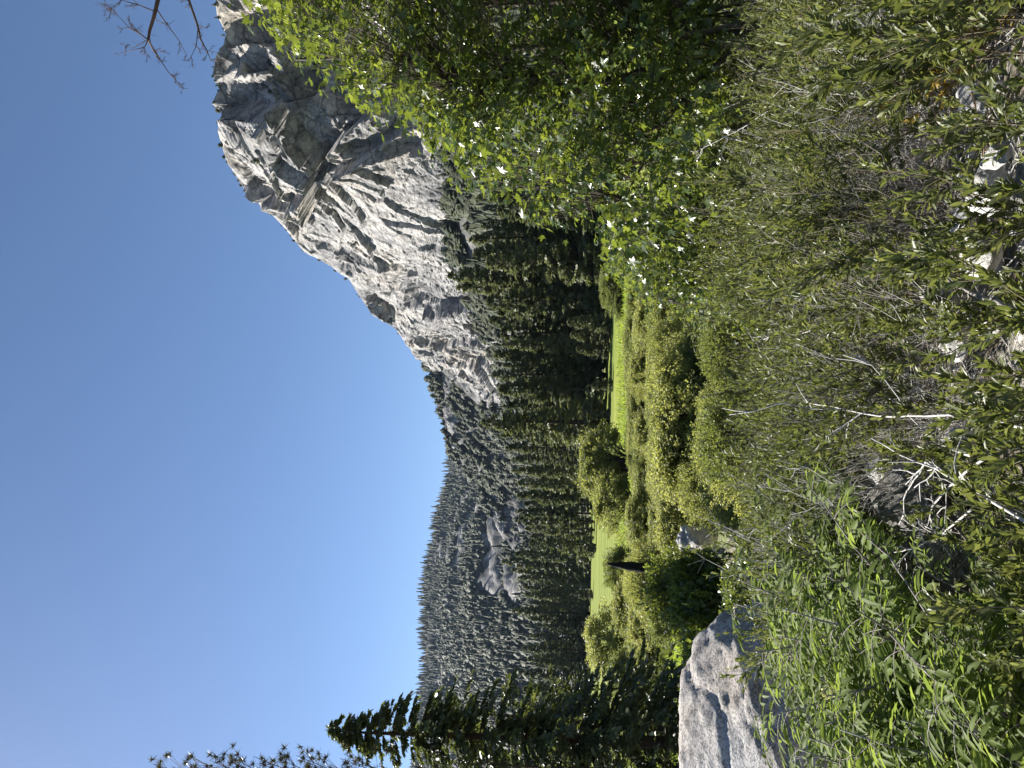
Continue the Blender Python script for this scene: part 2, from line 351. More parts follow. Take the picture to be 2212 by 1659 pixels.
def build_cliff():
    us = np.concatenate([np.linspace(560, 1250, 640)[:-1], np.linspace(1250, 1700, 420)[:-1], np.linspace(1700, 2150, 60)])
    nt_, nb = 500, 24
    t = np.linspace(0, 1, nt_)[:, None]
    vt, yt = np.interp(us, CLIFF_TOP[:, 0], CLIFF_TOP[:, 1]), np.interp(us, CLIFF_TOP[:, 0], CLIFF_TOP[:, 2])
    vb, yb = np.interp(us, CLIFF_BASE[:, 0], CLIFF_BASE[:, 1]) + 25, np.interp(us, CLIFF_BASE[:, 0], CLIFF_BASE[:, 2])
    v = vb + (vt - vb) * t
    y = yb + (yt - yb) * (.35 * t + .65 * t ** 2.2)
    u = np.broadcast_to(us, v.shape)
    P = at(u, v, y)
    # metres along the wall and up it
    a = np.concatenate([[0], np.cumsum(np.linalg.norm(np.diff(P[nt_ // 2], axis=0), axis=1))])[None] + 0 * v
    z = P[..., 2]
    w = fbm(np.stack([a * .02, z * .02, 0 * a], -1), 3, 21) * 5
    d = np.zeros_like(v); facet = np.zeros_like(v)
    for s_, (la, lb, stp, sl, dip) in enumerate([(120, 62, 5.0, .20, .2), (46, 19, 2.0, .26, .35), (17, 7.5, .7, .30, .42), (7.5, 3.2, .28, .32, .3), (3.4, 1.5, .1, .3, .5)]):
        ca = (a + w) * math.cos(dip) + z * math.sin(dip); cb = -a * math.sin(dip) + (z + w) * math.cos(dip)
        d1, gap, r, oa, ob = cells(ca / la, cb / lb, 40 + s_)
        q = stp * 2 * (r[..., 0] - .5) + sl * ((r[..., 1] - .5) * 2 * oa * la * .7 + (r[..., 2] - .58) * 2 * ob * lb)
        if s_ < 2: d += q
        else: facet += q
    d += facet * (.75 + .6 * fbm(np.stack([a * .013, z * .02, 0 * a], -1), 2, 44))
    smoothpatch = np.exp(-((u - 1160) / 110) ** 2 - ((v - 870) / 130) ** 2)
    d *= 1 - .55 * smoothpatch
    d += 1.1 * fbm(np.stack([a * .10, z * .30, 0 * a], -1), 6, 60, .6) + 13 * fbm(np.stack([a * .011, z * .014, 0 * a], -1), 2, 70)
    wob = 9 * fbm(np.stack([a * .05, z * .05, 0 * a], -1), 3, 81)
    for (p0, p1, dep, fade) in STEPS:
        (u0, v0), (u1, v1) = p0, p1
        k = np.clip((v - v0) / (v1 - v0), -.2, 1.2)
        x = u - (u0 + (u1 - u0) * k) + wob
        ins = np.clip((k + .12) * 8, 0, 1) * np.clip((1.12 - k) * 8, 0, 1)
        d -= dep * ins * np.where(x > 0, np.exp(-x / fade) * np.clip(x / 5, 0, 1), 0)
        d += dep * .25 * ins * np.where(x <= 0, np.exp(x / (fade * .6)), 0)
    edge = np.clip(t / .06, 0, 1) * np.clip((1 - t) / .06 + .12, 0, 1)
    left = np.clip((u - 570) / 120, .15, 1)
    tg = np.gradient(P, axis=1); upv = np.gradient(P, axis=0)
    N = np.cross(upv, tg); N /= np.linalg.norm(N, axis=-1)[..., None]
    if N[nt_ // 2, 300, 0] > 0: N = -N
    P = P + N * (d * edge * left)[..., None]
    # the top carries on backwards as a rough plateau
    k = np.linspace(0, 1, nb)[1:, None]
    back = P[-1][None] + np.stack([40 * k + 0 * us, 260 * k + 0 * us, -55 * k ** 1.3 + 0 * us], -1)
    back[..., 2] += 5 * fbm(back * .02, 3, 90) * np.minimum(1, k * 4)
    A = np.concatenate([P, back])
    b = MB(); b.add(A, None, grid_faces(A.shape[0], A.shape[1])[:, ::-1])
    o = link('cliff', b.mesh('cliff', M['cliff'])); tag(o, kind='structure')
    return P, back
CL, CLB = build_cliff()

def sheet(name, top, base, nu, nt_, amp, sc, seed, mat, back=300, prof=1.0):
    top, base = np.array(top, float), np.array(base, float)
    us = np.linspace(max(top[0, 0], base[0, 0]), min(top[-1, 0], base[-1, 0]), nu)
    T_ = at(us, np.interp(us, top[:, 0], top[:, 1]), np.interp(us, top[:, 0], top[:, 2]))
    yb = np.interp(us, base[:, 0], base[:, 2]); zb = np.interp(us, base[:, 0], base[:, 1])
    B = np.stack([(us - CU) / FPX * yb / math.cos(PITCH), yb, zb], -1)
    t = np.linspace(0, 1, nt_)[:, None]
    P = B[None] + (T_ - B)[None] * t[..., None]
    P[..., 2] = B[None, :, 2] + (T_ - B)[None, :, 2] * t ** prof
    d = amp * fbm(P * sc, 7, seed, .56) + amp * .5 * (np.abs(fbm(P * sc * 2.7, 3, seed + 9)) - .3)
    P[..., 2] += d * np.clip(t * 6, 0, 1) * np.clip((1 - t) * 8 + .12, 0, 1)
    k = np.linspace(0, 1, 6)[1:, None]
    bk = P[-1][None] + np.stack([0 * us + 0 * k, back * k + 0 * us, -back * .45 * k + 0 * us], -1)
    A = np.concatenate([P, bk])
    b = MB(); b.add(A, None, grid_faces(A.shape[0], A.shape[1])[:, ::-1])
    tag(link(name, b.mesh(name, mat, True)), kind='structure')
    return P
BACK = sheet('hill', [(-500, 880, 2300), (0, 905, 2300), (244, 918, 2300), (318, 917, 2320), (393, 915, 2340), (455, 923, 2360), (494, 935, 2370), (538, 941, 2380), (583, 953, 2400), (628, 966, 2420), (684, 978, 2440), (760, 1010, 2460), (900, 1060, 2500)],
             [(-500, 0, 520), (0, 0, 560), (350, 0, 640), (900, 0, 900)], 400, 300, 55, .0045, 5, M['hillrock'], prof=1.1)
SPUR = sheet('hill', [(440, 1122, 980), (464, 1108, 985), (515, 1076, 1000), (553, 1056, 1020), (613, 1037, 1050), (669, 986, 1090), (687, 978, 1100), (760, 950, 1090), (829, 929, 1060), (880, 920, 1040), (930, 900, 1030), (1000, 880, 1020)],
             [(440, 0, 700), (600, 0, 720), (800, 20, 740), (1000, 40, 760)], 460, 300, 34, .012, 15, M['spurrock'], prof=1.15)
TALUS = sheet('talus_slope', [(500, 1115, 1080), (640, 1100, 960), (760, 1095, 870), (829, 1080, 790), (909, 1060, 712), (1019, 1018, 592), (1089, 978, 522), (1159, 975, 472), (1280, 980, 417), (1400, 985, 377), (1659, 990, 312), (2150, 995, 250)],
              [(500, 0, 640), (640, 0, 480), (760, 0, 330), (900, 0, 250), (1100, 0, 220), (1400, 0, 170), (2150, 0, 120)], 220, 110, 7, .02, 25, M['hillrock'], back=20, prof=1.5)

# ------------------------------------------------------------------ far woods (one mass each)
def forest_mesh(name, pts, h, rng, wid=.2, rounded=None, layers=5):
    b = MB(); n = len(pts); K = 7
    h = np.broadcast_to(h, (n,)); rnd = rng.random(n)
    rounded = np.zeros(n) if rounded is None else rounded
    for l in range(layers):
        f0 = .06 + .94 * l / layers * .92; f1 = min(1.0, f0 + .42 if l < layers - 1 else 1.04)
        wl = np.where(rounded > .5, np.sqrt(np.clip(1 - (2 * (f0 + .1) - .9) ** 2, .05, 1)) * 1.5, (1 - f0) ** .85 + .05)
        th = rng.random((n, 1)) * 6.3 + np.arange(K)[None] * 2 * PI / K + rng.normal(size=(n, K)) * .25
        R = (h * wid * wl)[:, None] * rng.uniform(.55, 1.2, (n, K))
        zz = (h * f0)[:, None] + h[:, None] * rng.normal(size=(n, K)) * .04
        ring = pts[:, None] + np.stack([R * np.cos(th), R * np.sin(th), zz], -1)
        apex = pts + np.stack([h * rng.normal(size=n) * .012, h * rng.normal(size=n) * .012, h * f1], -1)
        V = np.concatenate([ring, apex[:, None]], 1)
        base = (np.arange(n) * (K + 1))[:, None, None]
        k = np.arange(K)
        tri = (np.stack([k, (k + 1) % K, np.full(K, K)], -1)[None] + base).reshape(-1, 3)
        b.add(V, tri, None, np.clip(np.repeat(rnd, K) * .75 + rng.random(n * K) * .35 - .05, 0, 1))
    return b.mesh(name, M['forest'])

def scatter(P, n, rng, mask=None, t0=0, t1=1):
    nr, nc = P.shape[:2]
    out = []
    r = t0 * (nr - 1) + rng.random(n) * (t1 - t0) * (nr - 1.001); c = rng.random(n) * (nc - 1.001)
    i, j = np.floor(r).astype(int), np.floor(c).astype(int); fr, fc = (r - i)[:, None], (c - j)[:, None]
    p = P[i, j] * (1 - fr) * (1 - fc) + P[i + 1, j] * fr * (1 - fc) + P[i, j + 1] * (1 - fr) * fc + P[i + 1, j + 1] * fr * fc
    keep = np.ones(n, bool) if mask is None else mask(p, r / (nr - 1))
    return p[keep], (r / (nr - 1))[keep]

def woods():
    rng = np.random.default_rng(5)
    def proj(p):
        q = p - CAM
        return CU + FPX * q[:, 0] / (q @ FW), CV - FPX * (q @ UP) / (q @ FW)
    # back hill: closed spires near the ridge, open rounder trees and rock lower down
    def mk(p, t):
        n = fbm(p * .010, 3, 31); n2 = fbm(p * np.array([.004, .004, .014]), 3, 33)
        return (n > -.38 + .0 * t) & ~((n2 > .22) & (t < .75) & (n < .25))
    p, t = scatter(BACK, 26000, rng, mk, .06, .997)
    rnd = ((t < .84) & (rng.random(len(t)) < .8)).astype(float)
    h = np.where(rnd > .5, rng.uniform(6, 17, len(t)), 13 + 21 * rng.random(len(t)) ** 1.5)
    me = forest_mesh('far_forest', p - [0, 0, .8], h, rng, np.where(rnd > .5, .3, .16), rnd)
    tag(link('far_forest', me), 'dark forest covering the far ridge, spires along its crest', 'forest', kind='stuff')
    def mk2(p, t):
        n = fbm(p * .02, 3, 41); n2 = fbm(p * np.array([.012, .012, .03]), 3, 43)
        u, v = proj(p)
        bare = (u < 600) & (v > 1062) & (n2 > -.12) & (n < .3)
        bare2 = (n2 > .2) & (v > 960) & (n < .2)
        return (n > -.3) & ~bare & ~bare2
    p, t = scatter(SPUR, 7000, rng, mk2, .05, .999)
    rnd = (rng.random(len(t)) < .7).astype(float)
    me = forest_mesh('far_forest', p - [0, 0, .6], 3 + 12 * rng.random(len(t)) ** 1.6, rng, np.where(rnd > .5, .3, .2), rnd)
    tag(link('far_forest', me), 'dark forest on the rocky spur between far ridge and cliff', 'forest', kind='stuff')
    def mk3(p, t):
        n = fbm(p * .03, 3, 51); u, v = proj(p)
        return n > -.32 - .3 * (t < .6)
    p, t = scatter(TALUS, 7500, rng, mk3, .03, .998)
    h = np.where(t > .6, rng.uniform(5, 13, len(t)), rng.uniform(12, 24, len(t)))
    rnd = ((t > .65) & (rng.random(len(t)) < .6)).astype(float)
    me = forest_mesh('talus_forest', p - [0, 0, .5], h, rng, np.where(rnd > .5, .32, .19), rnd, 7)
    tag(link('talus_forest', me), 'dark wood on the slope below the granite cliff', 'forest', kind='stuff')
    # scrub clinging to the cliff top and ledges
    q = []
    top = CL[-1]; i = rng.integers(0, top.shape[0] - 90, 200); q.append(top[i] + np.stack([rng.normal(size=200) * 1, rng.uniform(-2, 10, 200), 0 * i - .8], -1))
    nr, nc = CL.shape[:2]
    ii, jj = rng.integers(3, nr - 4, 60000), rng.integers(3, nc - 4, 60000)
    nrm = np.cross(CL[ii + 2, jj] - CL[ii - 2, jj], CL[ii, jj + 2] - CL[ii, jj - 2]); nrm /= np.linalg.norm(nrm, axis=1)[:, None]
    nz = np.abs(nrm[:, 2]); ok = (nz > .80) & (fbm(CL[ii, jj] * .03, 2, 77) > .1)
    s = CL[ii, jj][ok]
    q.append(s[rng.permutation(len(s))[:420]] - [0, 0, .5])
    q = np.concatenate(q)
    me = forest_mesh('ledge_scrub', q, 1.2 + 3.4 * rng.random(len(q)) ** 2, rng, .3, (rng.random(len(q)) < .6).astype(float), 4)
    tag(link('ledge_scrub', me), 'dark scrub clinging to ledges and the rim of the cliff', 'scrub', kind='stuff')
woods()
# ------------------------------------------------------------------ conifers
def conifer_proto(seed, H, R, nbr, nsp, z0=.1, droop=.25, pw=.75, spr=.32, mat='conifer', trunk_r=None, gap=0.0, flat=.85, bark='bark', limbs=True):
    rng = np.random.default_rng(seed)
    tr = trunk_r or H * .014
    tb = MB()
    k = np.linspace(0, 1, 9)
    bend = np.stack([np.sin(k * 2.2) * H * .006, np.cos(k * 3) * H * .004, k * H], -1)
    tb.tube(bend, tr * (1 - k) ** .8 + .02 + tr * .5 * np.exp(-k * 40), 9)
    cb = MB()
    f = np.sort(rng.random(nbr)) ** .9
    zz = H * (z0 + (1 - z0) * f)
    az = rng.random(nbr) * 2 * PI
    L = R * np.clip((1 - f) ** pw + .03, 0, 1) * rng.uniform(.55, 1.12, nbr) * np.clip(.55 + f * 6, 0, 1)
    if gap: L *= np.where(fbm(np.stack([az * .8, zz * .35, 0 * az], -1), 2, seed) > gap, 1, .35)
    up = .35 * f - .12
    for i in range(nbr):
        dr = np.array([math.cos(az[i]), math.sin(az[i]), 0])
        s = np.linspace(.0, 1, 5)
        p = np.array([0, 0, zz[i]]) + dr * (s * L[i])[:, None] + np.array([0, 0, 1]) * ((up[i] * s - droop * s ** 1.6 + .12 * s ** 4) * L[i])[:, None]
        if limbs and L[i] > R * .25: tb.tube(p[:4], np.array([.02, .015, .011, .006]) * (H / 20), 3)
        m = nsp
        t = rng.uniform(.18, 1, m) ** .8
        q = np.stack([np.interp(t, s, p[:, c]) for c in range(3)], -1)
        side = np.where(rng.random(m) < .5, 1, -1)[:, None]
        perp = np.array([-dr[1], dr[0], 0])
        xd = dr[None] * rng.uniform(.3, 1, (m, 1)) + side * perp * rng.uniform(.1, 1.1, (m, 1)) + np.array([0, 0, 1.]) * (rng.uniform(-.55, .25, (m, 1)) - droop * .6)
        nr = np.array([0, 0, 1.]) + flat * rng.normal(size=(m, 3))
        sz = spr * R * (.45 + .55 * (1 - f[i]) ** .6) * rng.uniform(.6, 1.25, m)
        cb.leaves(KITE, q, xd, nr, sz, np.clip(rng.random(m) * .6 + rng.random() * .4, 0, 1))
    n = 40
    q = np.stack([rng.normal(size=n) * .02 * R, rng.normal(size=n) * .02 * R, H * rng.uniform(.95, 1.0, n)], -1)
    cb.leaves(KITE, q, rdir(rng, n, 1.2), rdir(rng, n), spr * R * .45, rng.random(n))
    return tb.mesh('trunk', M[bark], True), cb.mesh('crown', M[mat])

CONIF = [conifer_proto(11, 30, 4.2, 230, 22, .04, .3), conifer_proto(12, 30, 3.4, 240, 20, .03, .35, .7),
         conifer_proto(13, 30, 4.8, 190, 24, .07, .15, .6, .34, flat=.8), conifer_proto(14, 30, 5.2, 150, 26, .26, .05, .5, .34, flat=1.0, gap=-.15),
         conifer_proto(15, 30, 3.8, 200, 22, .05, .3, .8, gap=-.2), conifer_proto(16, 30, 5.4, 170, 24, .03, .1, .45, .34, flat=.9)]
# (u, v of the top, distance, proto, width factor)
FRONT = [(1255, 1060, 160, 1, 1.0), (1232, 1030, 172, 0, 1.0), (1205, 1075, 150, 5, 1.0), (1172, 1040, 165, 0, 1.0), (1142, 1012, 172, 1, 1.1), (1110, 1022, 168, 2, 1.0), (1090, 1050, 160, 5, .9), (1064, 968, 172, 0, 1.0), (1040, 986, 176, 1, 1.2), (1008, 1052, 168, 5, .9), (985, 1075, 182, 2, .9), (966, 1060, 190, 3, .9),
         (940, 1082, 180, 5, 1.0), (915, 1084, 172, 0, .9), (894, 1068, 178, 2, 1.0), (870, 1086, 182, 4, 1.0), (849, 1063, 180, 0, 1.05), (818, 1078, 176, 2, 1.1), (783, 1086, 180, 1, 1.2), (747, 1040, 165, 0, 1.3), (718, 1082, 190, 4, 1.0), (693, 1091, 210, 1, 1.2), (668, 1106, 220, 1, 1.1),
         (643, 1106, 225, 0, .9), (616, 1118, 235, 2, .8), (589, 1118, 250, 3, .9), (571, 1132, 285, 2, .8), (553, 1119, 270, 3, .85), (536, 1122, 275, 3, .9), (517, 1135, 280, 2, .8), (500, 1147, 290, 2, .8), (485, 1143, 262, 5, .8), (462, 1112, 330, 2, .8), (446, 1084, 345, 0, 1.0), (428, 1105, 350, 0, .9), (411, 1118, 350, 1, 1.1), (393, 1132, 360, 5, .7), (375, 1134, 355, 2, .8), (357, 1150, 360, 0, .9),
         (339, 1106, 365, 0, 1.0), (323, 1140, 360, 1, 1.1), (308, 1160, 358, 4, 1.0), (285, 1145, 365, 0, 1.0), (259, 1128, 370, 0, 1.1), (236, 1140, 365, 2, .9), (205, 1120, 370, 0, 1.0), (170, 1130, 365, 2, 1.0), (130, 1110, 370, 0, 1.0), (90, 1130, 365, 4, 1.0), (45, 1120, 370, 0, 1.0), (10, 1135, 365, 2, 1.0)]

def plant(proto, name, u, vtop, y, wf, H0, label, cat, group, rng, parts=('trunk', 'crown'), zbase=None):
    top = at(u, vtop, y); g = float(ground(top[0], top[1])) if zbase is None else zbase
    s = (top[2] - g + .2) / H0
    return thing(name, list(zip(parts, proto)), (top[0], top[1], g - .2), label, cat, group, rng.random() * 6.3, (s * wf, s * wf, s))

def ordinal(n):
    w = ['first', 'second', 'third', 'fourth', 'fifth', 'sixth', 'seventh', 'eighth', 'ninth', 'tenth', 'eleventh', 'twelfth', 'thirteenth', 'fourteenth', 'fifteenth', 'sixteenth', 'seventeenth', 'eighteenth', 'nineteenth']
    tens = {20: ('twentieth', 'twenty'), 30: ('thirtieth', 'thirty'), 40: ('fortieth', 'forty'), 50: ('fiftieth', 'fifty')}
    if n < 20: return w[n - 1]
    a, b = tens[n // 10 * 10]
    return a if n % 10 == 0 else b + '-' + w[n % 10 - 1]

def valley_conifers():
    rng = np.random.default_rng(3)
    special = {(747, 1040): 'tallest straight dark conifer above the gap beside the round willow', (1064, 968): 'tall pointed conifer standing highest against the pale cliff foot',
               (1040, 986): 'second pointed conifer just below the tip of the highest one', (446, 1084): 'tall dark spire rising above the far left meadow edge',
               (553, 1119): 'bare-trunked pine standing in the open grove with grass showing between', (485, 1143): 'bushy pale conifer at the near end of the open pine grove'}
    lst = sorted(FRONT)
    kinds = ['slim dark spire', 'narrow dense conifer', 'broad dark pine', 'high-crowned pine with long bare trunk', 'ragged thin conifer', 'wide bushy conifer']
    for i, (u, v, y, k, wf) in enumerate(lst):
        lab = special.get((u, v)) or f'{kinds[k]}, {ordinal(i + 1)} tree from the left along the meadow edge'
        plant(CONIF[k], 'conifer', u, v, y, wf * 1.12, 30, lab, 'tree', 'conifers lining the far edge of the meadow', rng)
    # the wood behind them
    for i in range(50):
        u = rng.uniform(480, 1260); y = np.interp(u, [480, 620, 760, 900, 1260], [330, 275, 225, 215, 205]) * rng.uniform(1.0, 1.25)
        vt = np.interp(u, [f[0] for f in lst], [f[1] for f in lst]) + rng.uniform(18, 60)
        plant(CONIF[int(rng.integers(0, 6))], 'conifer', u, vt, y, rng.uniform(.9, 1.2), 30, 'dark conifer crowded in the wood behind the front row', 'tree', 'conifers filling the wood behind the front row', rng)
    for i in range(34):
        u = rng.uniform(-20, 470); y = 385 * rng.uniform(1.0, 1.25)
        vt = np.interp(u, [f[0] for f in lst], [f[1] for f in lst]) + rng.uniform(15, 50)
        plant(CONIF[int(rng.integers(0, 6))], 'conifer', u, vt, y, rng.uniform(.9, 1.2), 30, 'dark conifer in the far left wood below the ridge', 'tree', 'conifers of the far left wood', rng)
    # low young trees at the wood's foot
    for (u, vt, y, k, wf, lab) in [(375, 1240, 300, 5, 1.5, 'young bushy pine standing alone out on the meadow'), (293, 1252, 310, 5, 1.6, 'small round pine at the shaded meadow edge, far left'), (905, 1245, 160, 5, 1.5, 'young bushy conifer under the wood beside the shaded grass gap'),
                                  (935, 1232, 158, 5, 1.4, 'young dense conifer left of the yellow-olive bush'), (962, 1225, 154, 5, 1.3, 'small dark conifer in front of the tall wood near the yellow bush'), (826, 1278, 148, 5, 1.8, 'low bushy sapling on the meadow before the shadow band'), (460, 1258, 285, 5, 1.4, 'little pine with a bare foot at the end of the open grove')]:
        plant(CONIF[k], 'young_conifer', u, vt, y, wf, 30, lab, 'tree', None, rng)
valley_conifers()

# ------------------------------------------------------------------ big fir and its neighbours on the left
def left_firs():
    rng = np.random.default_rng(9)
    big = conifer_proto(31, 30, 6.4, 520, 44, .08, .5, .68, .11, 'fir', .42, -.5, .8)
    second = conifer_proto(32, 30, 6.0, 150, 32, .12, .2, .6, .11, 'fir', .26, .0, .9)
    def fir(proto, u, vt, ub, y, label, wf=1.0):
        top = at(u, vt, y); bx = (ub - CU) / FPX * y; g = float(ground(bx, y)); s = (top[2] - g + .3) / 30
        return thing('fir', list(zip(('trunk', 'crown'), proto)), (bx, y, g - .3), label, 'tree', None, rng.random() * 6, (s * wf, s * wf, s), (0, math.atan2(top[0] - bx, top[2] - g)))
    fir(big, 114, 716, 62, 33, 'big dark fir with drooping boughs and thick trunk behind the boulder', 1.12)
    fir(second, 166, 905, 92, 37, 'shorter ragged fir leaning out beside the big dark fir', 1.25)
    fir(second, 18, 985, 8, 30, 'low dark fir at the edge left of the big fir trunk', 1.1)
    fir(second, 228, 1190, 190, 44, 'low open conifer with bare twigs over the meadow, right of the firs', 1.5)
    # tufted pine whose crown leans in at the top left
    tb, cb = MB(), MB()
    x0, y0 = at(-95, 1500, 16)[[0, 1]]; g = float(ground(x0, y0)); top = at(-70, 250, 16)
    base = np.array([x0, y0, g - .2])
    k = np.linspace(0, 1, 8)[:, None]; tp = base + (top - base) * k
    tb.tube(tp - base, .2 * (1 - k[:, 0]) + .03, 8)
    tips = [(12, 372), (18, 330), (30, 418), (20, 405), (8, 440), (26, 452), (38, 492), (22, 500), (10, 515), (34, 548), (20, 560), (30, 600), (14, 610), (36, 640), (24, 655), (9, 585), (12, 660), (40, 742), (30, 735), (18, 690), (6, 720), (2, 470), (0, 540), (4, 640), (-10, 400), (-15, 500), (-20, 600), (-5, 690), (4, 800), (14, 815), (-8, 860), (10, 900), (20, 770)]
    tips += [(rng.uniform(-150, -16), rng.uniform(330, 1000)) for _ in range(80)]
    for (u, v) in tips:
        u = u - 9
        e = at(u, v, 16 + rng.uniform(-1.2, 1.2)) - base
        st = np.interp(v + 120 + rng.uniform(0, 60), [250, 1500], [1, 0]); s0 = (top - base) * st
        mid = (s0 + e) / 2 - np.array([0, 0, .12])
        tb.tube(np.array([s0, s0 * .6 + mid * .4, mid, mid * .4 + e * .6, e]), np.array([.03, .022, .016, .011, .006]), 4)
        for _ in range(5):
            c = e + rng.normal(size=3) * np.array([.12, .12, .14]) - (e - mid) * rng.uniform(0, .25)
            tb.tube(np.array([mid * .3 + e * .7, c]), [.006, .004], 3)
            n = 34
            d = rdir(rng, n, .7)
            cb.leaves(NEEDLE, np.repeat(c[None], n, 0), d, rdir(rng, n), rng.uniform(.09, .17, n), rng.random(n), 4.0)
    thing('pine', [('trunk', tb.mesh('trunk', M['redbark'], True)), ('crown', cb.mesh('crown', M['pine']))], tuple(base), 'pine with brownish needle tufts leaning into the sky at the far left', 'tree')
left_firs()

def bare_tree():
    rng = np.random.default_rng(77)
    y = 13.0
    base = at(1875, 1700, y); base[2] = float(ground(base[0], base[1])) - .2
    tb, bb = MB(), MB()
    top = at(1850, 120, y)
    k = np.linspace(0, 1, 8)[:, None]
    tb.tube((top - base) * k, .13 * (1 - k[:, 0]) + .02, 8)
    def P(u, v): return at(u, v, y + rng.uniform(-.15, .15)) - base
    def twig(p, d, L, r, depth):
        n = 4; pts = [p]
        for i in range(n):
            d = d + rng.normal(size=3) * .22; d /= np.linalg.norm(d); pts.append(pts[-1] + d * L / n)
        bb.tube(np.array(pts), np.linspace(r, max(r * .4, .0022), n + 1), 4 if depth else 3)
        if depth > 0:
            for i in range(1, n + 1):
                for _ in range(2 if depth == 1 else 1):
                    if rng.random() < .85:
                        e = d + rdir(rng, 1)[0] * .95; twig(pts[i], e / np.linalg.norm(e), L * rng.uniform(.35, .6), r * .6, depth - 1)
    def poly(uv, r0, r1, depth, tl, every=1, start=0):
        pts = np.array([P(u, v) for u, v in uv]); bb.tube(pts, np.linspace(r0, r1, len(pts)), 6)
        for i in range(start, len(pts)):
            d = pts[min(i + 1, len(pts) - 1)] - pts[max(i - 1, 0)]; d /= np.linalg.norm(d)
            for _ in range(every):
                e = d * .7 + rdir(rng, 1)[0] * .8; twig(pts[i], e / np.linalg.norm(e), tl * rng.uniform(.6, 1.2), .007, depth)
    poly([(1860, 420), (1760, 372), (1659, 341), (1625, 333), (1592, 323), (1573, 320)], .05, .022, 1, .3, 1, 3)
    poly([(1573, 320), (1553, 330), (1534, 343), (1503, 364), (1483, 382)], .016, .004, 2, .22, 2, 1)
    poly([(1573, 320), (1588, 300), (1599, 279), (1625, 255)], .014, .004, 2, .25, 2, 1)
    poly([(1573, 320), (1557, 312), (1547, 273)], .012, .004, 2, .22, 2, 1)
    poly([(1640, 338), (1610, 358), (1571, 387), (1540, 403)], .012, .004, 1, .18, 1, 1)
    poly([(1636, 330), (1648, 300), (1659, 262), (1640, 240)], .012, .004, 2, .24, 2, 1)
    poly([(1870, 520), (1760, 450), (1659, 408), (1607, 426), (1573, 434), (1550, 447), (1529, 455)], .035, .005, 2, .2, 2, 2)
    poly([(1600, 428), (1560, 424), (1537, 413)], .01, .004, 1, .16, 2, 1)
    thing('bare_tree', [('trunk', tb.mesh('trunk', M['bark'], True)), ('branches', bb.mesh('branches', M['redbark']))], tuple(base), 'leafless branches of a bare tree reaching into the sky above the cliff', 'tree')
bare_tree()

# ------------------------------------------------------------------ round willows and other leafy bushes: unit size (radius .5, height 1)
def bush_proto(seed, nclump, per, leaf, mat, upright=0.0, spread=.5, tmpl=DIAMOND, base_z=.12, stem='maplebark', cl=.16):
    rng = np.random.default_rng(seed)
    sb, lb = MB(), MB()
    for i in range(nclump):
        a = rng.random() * 2 * PI; h = rng.random() ** .7
        rr = spread * rng.uniform(.8, 1.2) * math.sqrt(rng.random()) * (math.sqrt(max(0, 1 - (h * .96) ** 2.6)) if h > .25 else .75 + h)
        c = np.array([rr * math.cos(a), rr * math.sin(a), base_z + (1 - base_z - cl * .6) * h])
        s0 = np.array([c[0] * .15, c[1] * .15, 0]); m = np.array([c[0] * .5, c[1] * .5, c[2] * .6])
        sb.tube(np.array([s0, s0 * .5 + m * .5 + rng.normal(size=3) * .02, m, c]), np.array([.011, .008, .006, .003]), 4)
        rc = cl * rng.uniform(.6, 1.2)
        n = int(per * rng.uniform(.6, 1.3))
        d = rdir(rng, n, .25); r = rc * rng.random(n) ** .4
        p = c + d * r[:, None] * np.array([1, 1, .8 + upright])
        if upright:
            xd = rdir(rng, n, 1.5) + d * .4; nr = rdir(rng, n)
        else:
            xd = d + rdir(rng, n) * .7 - np.array([0, 0, .35]); nr = d * .6 + rdir(rng, n, .6) * .8
        tone = rng.random() * .6
        lb.leaves(tmpl, p, xd, nr, leaf * rng.uniform(.6, 1.25, n), np.clip(tone + rng.random(n) * .4, 0, 1))
    # loose shoots breaking the outline
    for i in range(nclump):
        a = rng.random() * 2 * PI; h = rng.random() ** .5; rr = spread * rng.uniform(.6, 1.0) * math.sqrt(max(.05, 1 - (h * .9) ** 2.4))
        c = np.array([rr * math.cos(a), rr * math.sin(a), .2 + .72 * h]); d = np.array([c[0], c[1], .45]) + rng.normal(size=3) * .2; d /= np.linalg.norm(d)
        L = rng.uniform(.1, .2); m = 26; t = rng.random(m)[:, None]
        sb.tube(np.array([c - d * .1, c + d * L]), [.003, .0012], 3)
        lb.leaves(tmpl, c + d * L * t + rng.normal(size=(m, 3)) * .012, d * .6 + rdir(rng, m) * .8, rdir(rng, m, .5), leaf * rng.uniform(.6, 1.1, m), np.clip(.3 + rng.random(m) * .7, 0, 1))
    return sb.mesh('stems', M[stem], True), lb.mesh('foliage', M[mat])

WIL = [bush_proto(41, 95, 190, .032, 'willow', cl=.10), bush_proto(42, 80, 220, .032, 'willow', cl=.115), bush_proto(43, 100, 180, .030, 'willow2', .4, cl=.1)]
FINE = [bush_proto(44, 110, 230, .026, 'willow2', 1.2, cl=.10), bush_proto(45, 110, 230, .026, 'willow', 1.2, cl=.095)]
BROAD = [bush_proto(46, 60, 60, .075, 'maple', tmpl=MAPLE, cl=.18), bush_proto(47, 60, 170, .04, 'maple', cl=.18)]

def bush(proto, u, vtop, width, y, label, name='willow', cat='bush', group=None, seed=0, depth=1.0):
    rng = np.random.default_rng(int(u * 7 + vtop * 13 + y)); width = width * 1.3
    top = at(u, vtop, y); g = float(ground(top[0], top[1])); h = top[2] - g + .15; w = width * px(y)
    return thing(name, list(zip(('stems', 'foliage'), proto)), (top[0], top[1], g - .15), label, cat, group, rng.random() * 6.3, (w, w * depth, h))

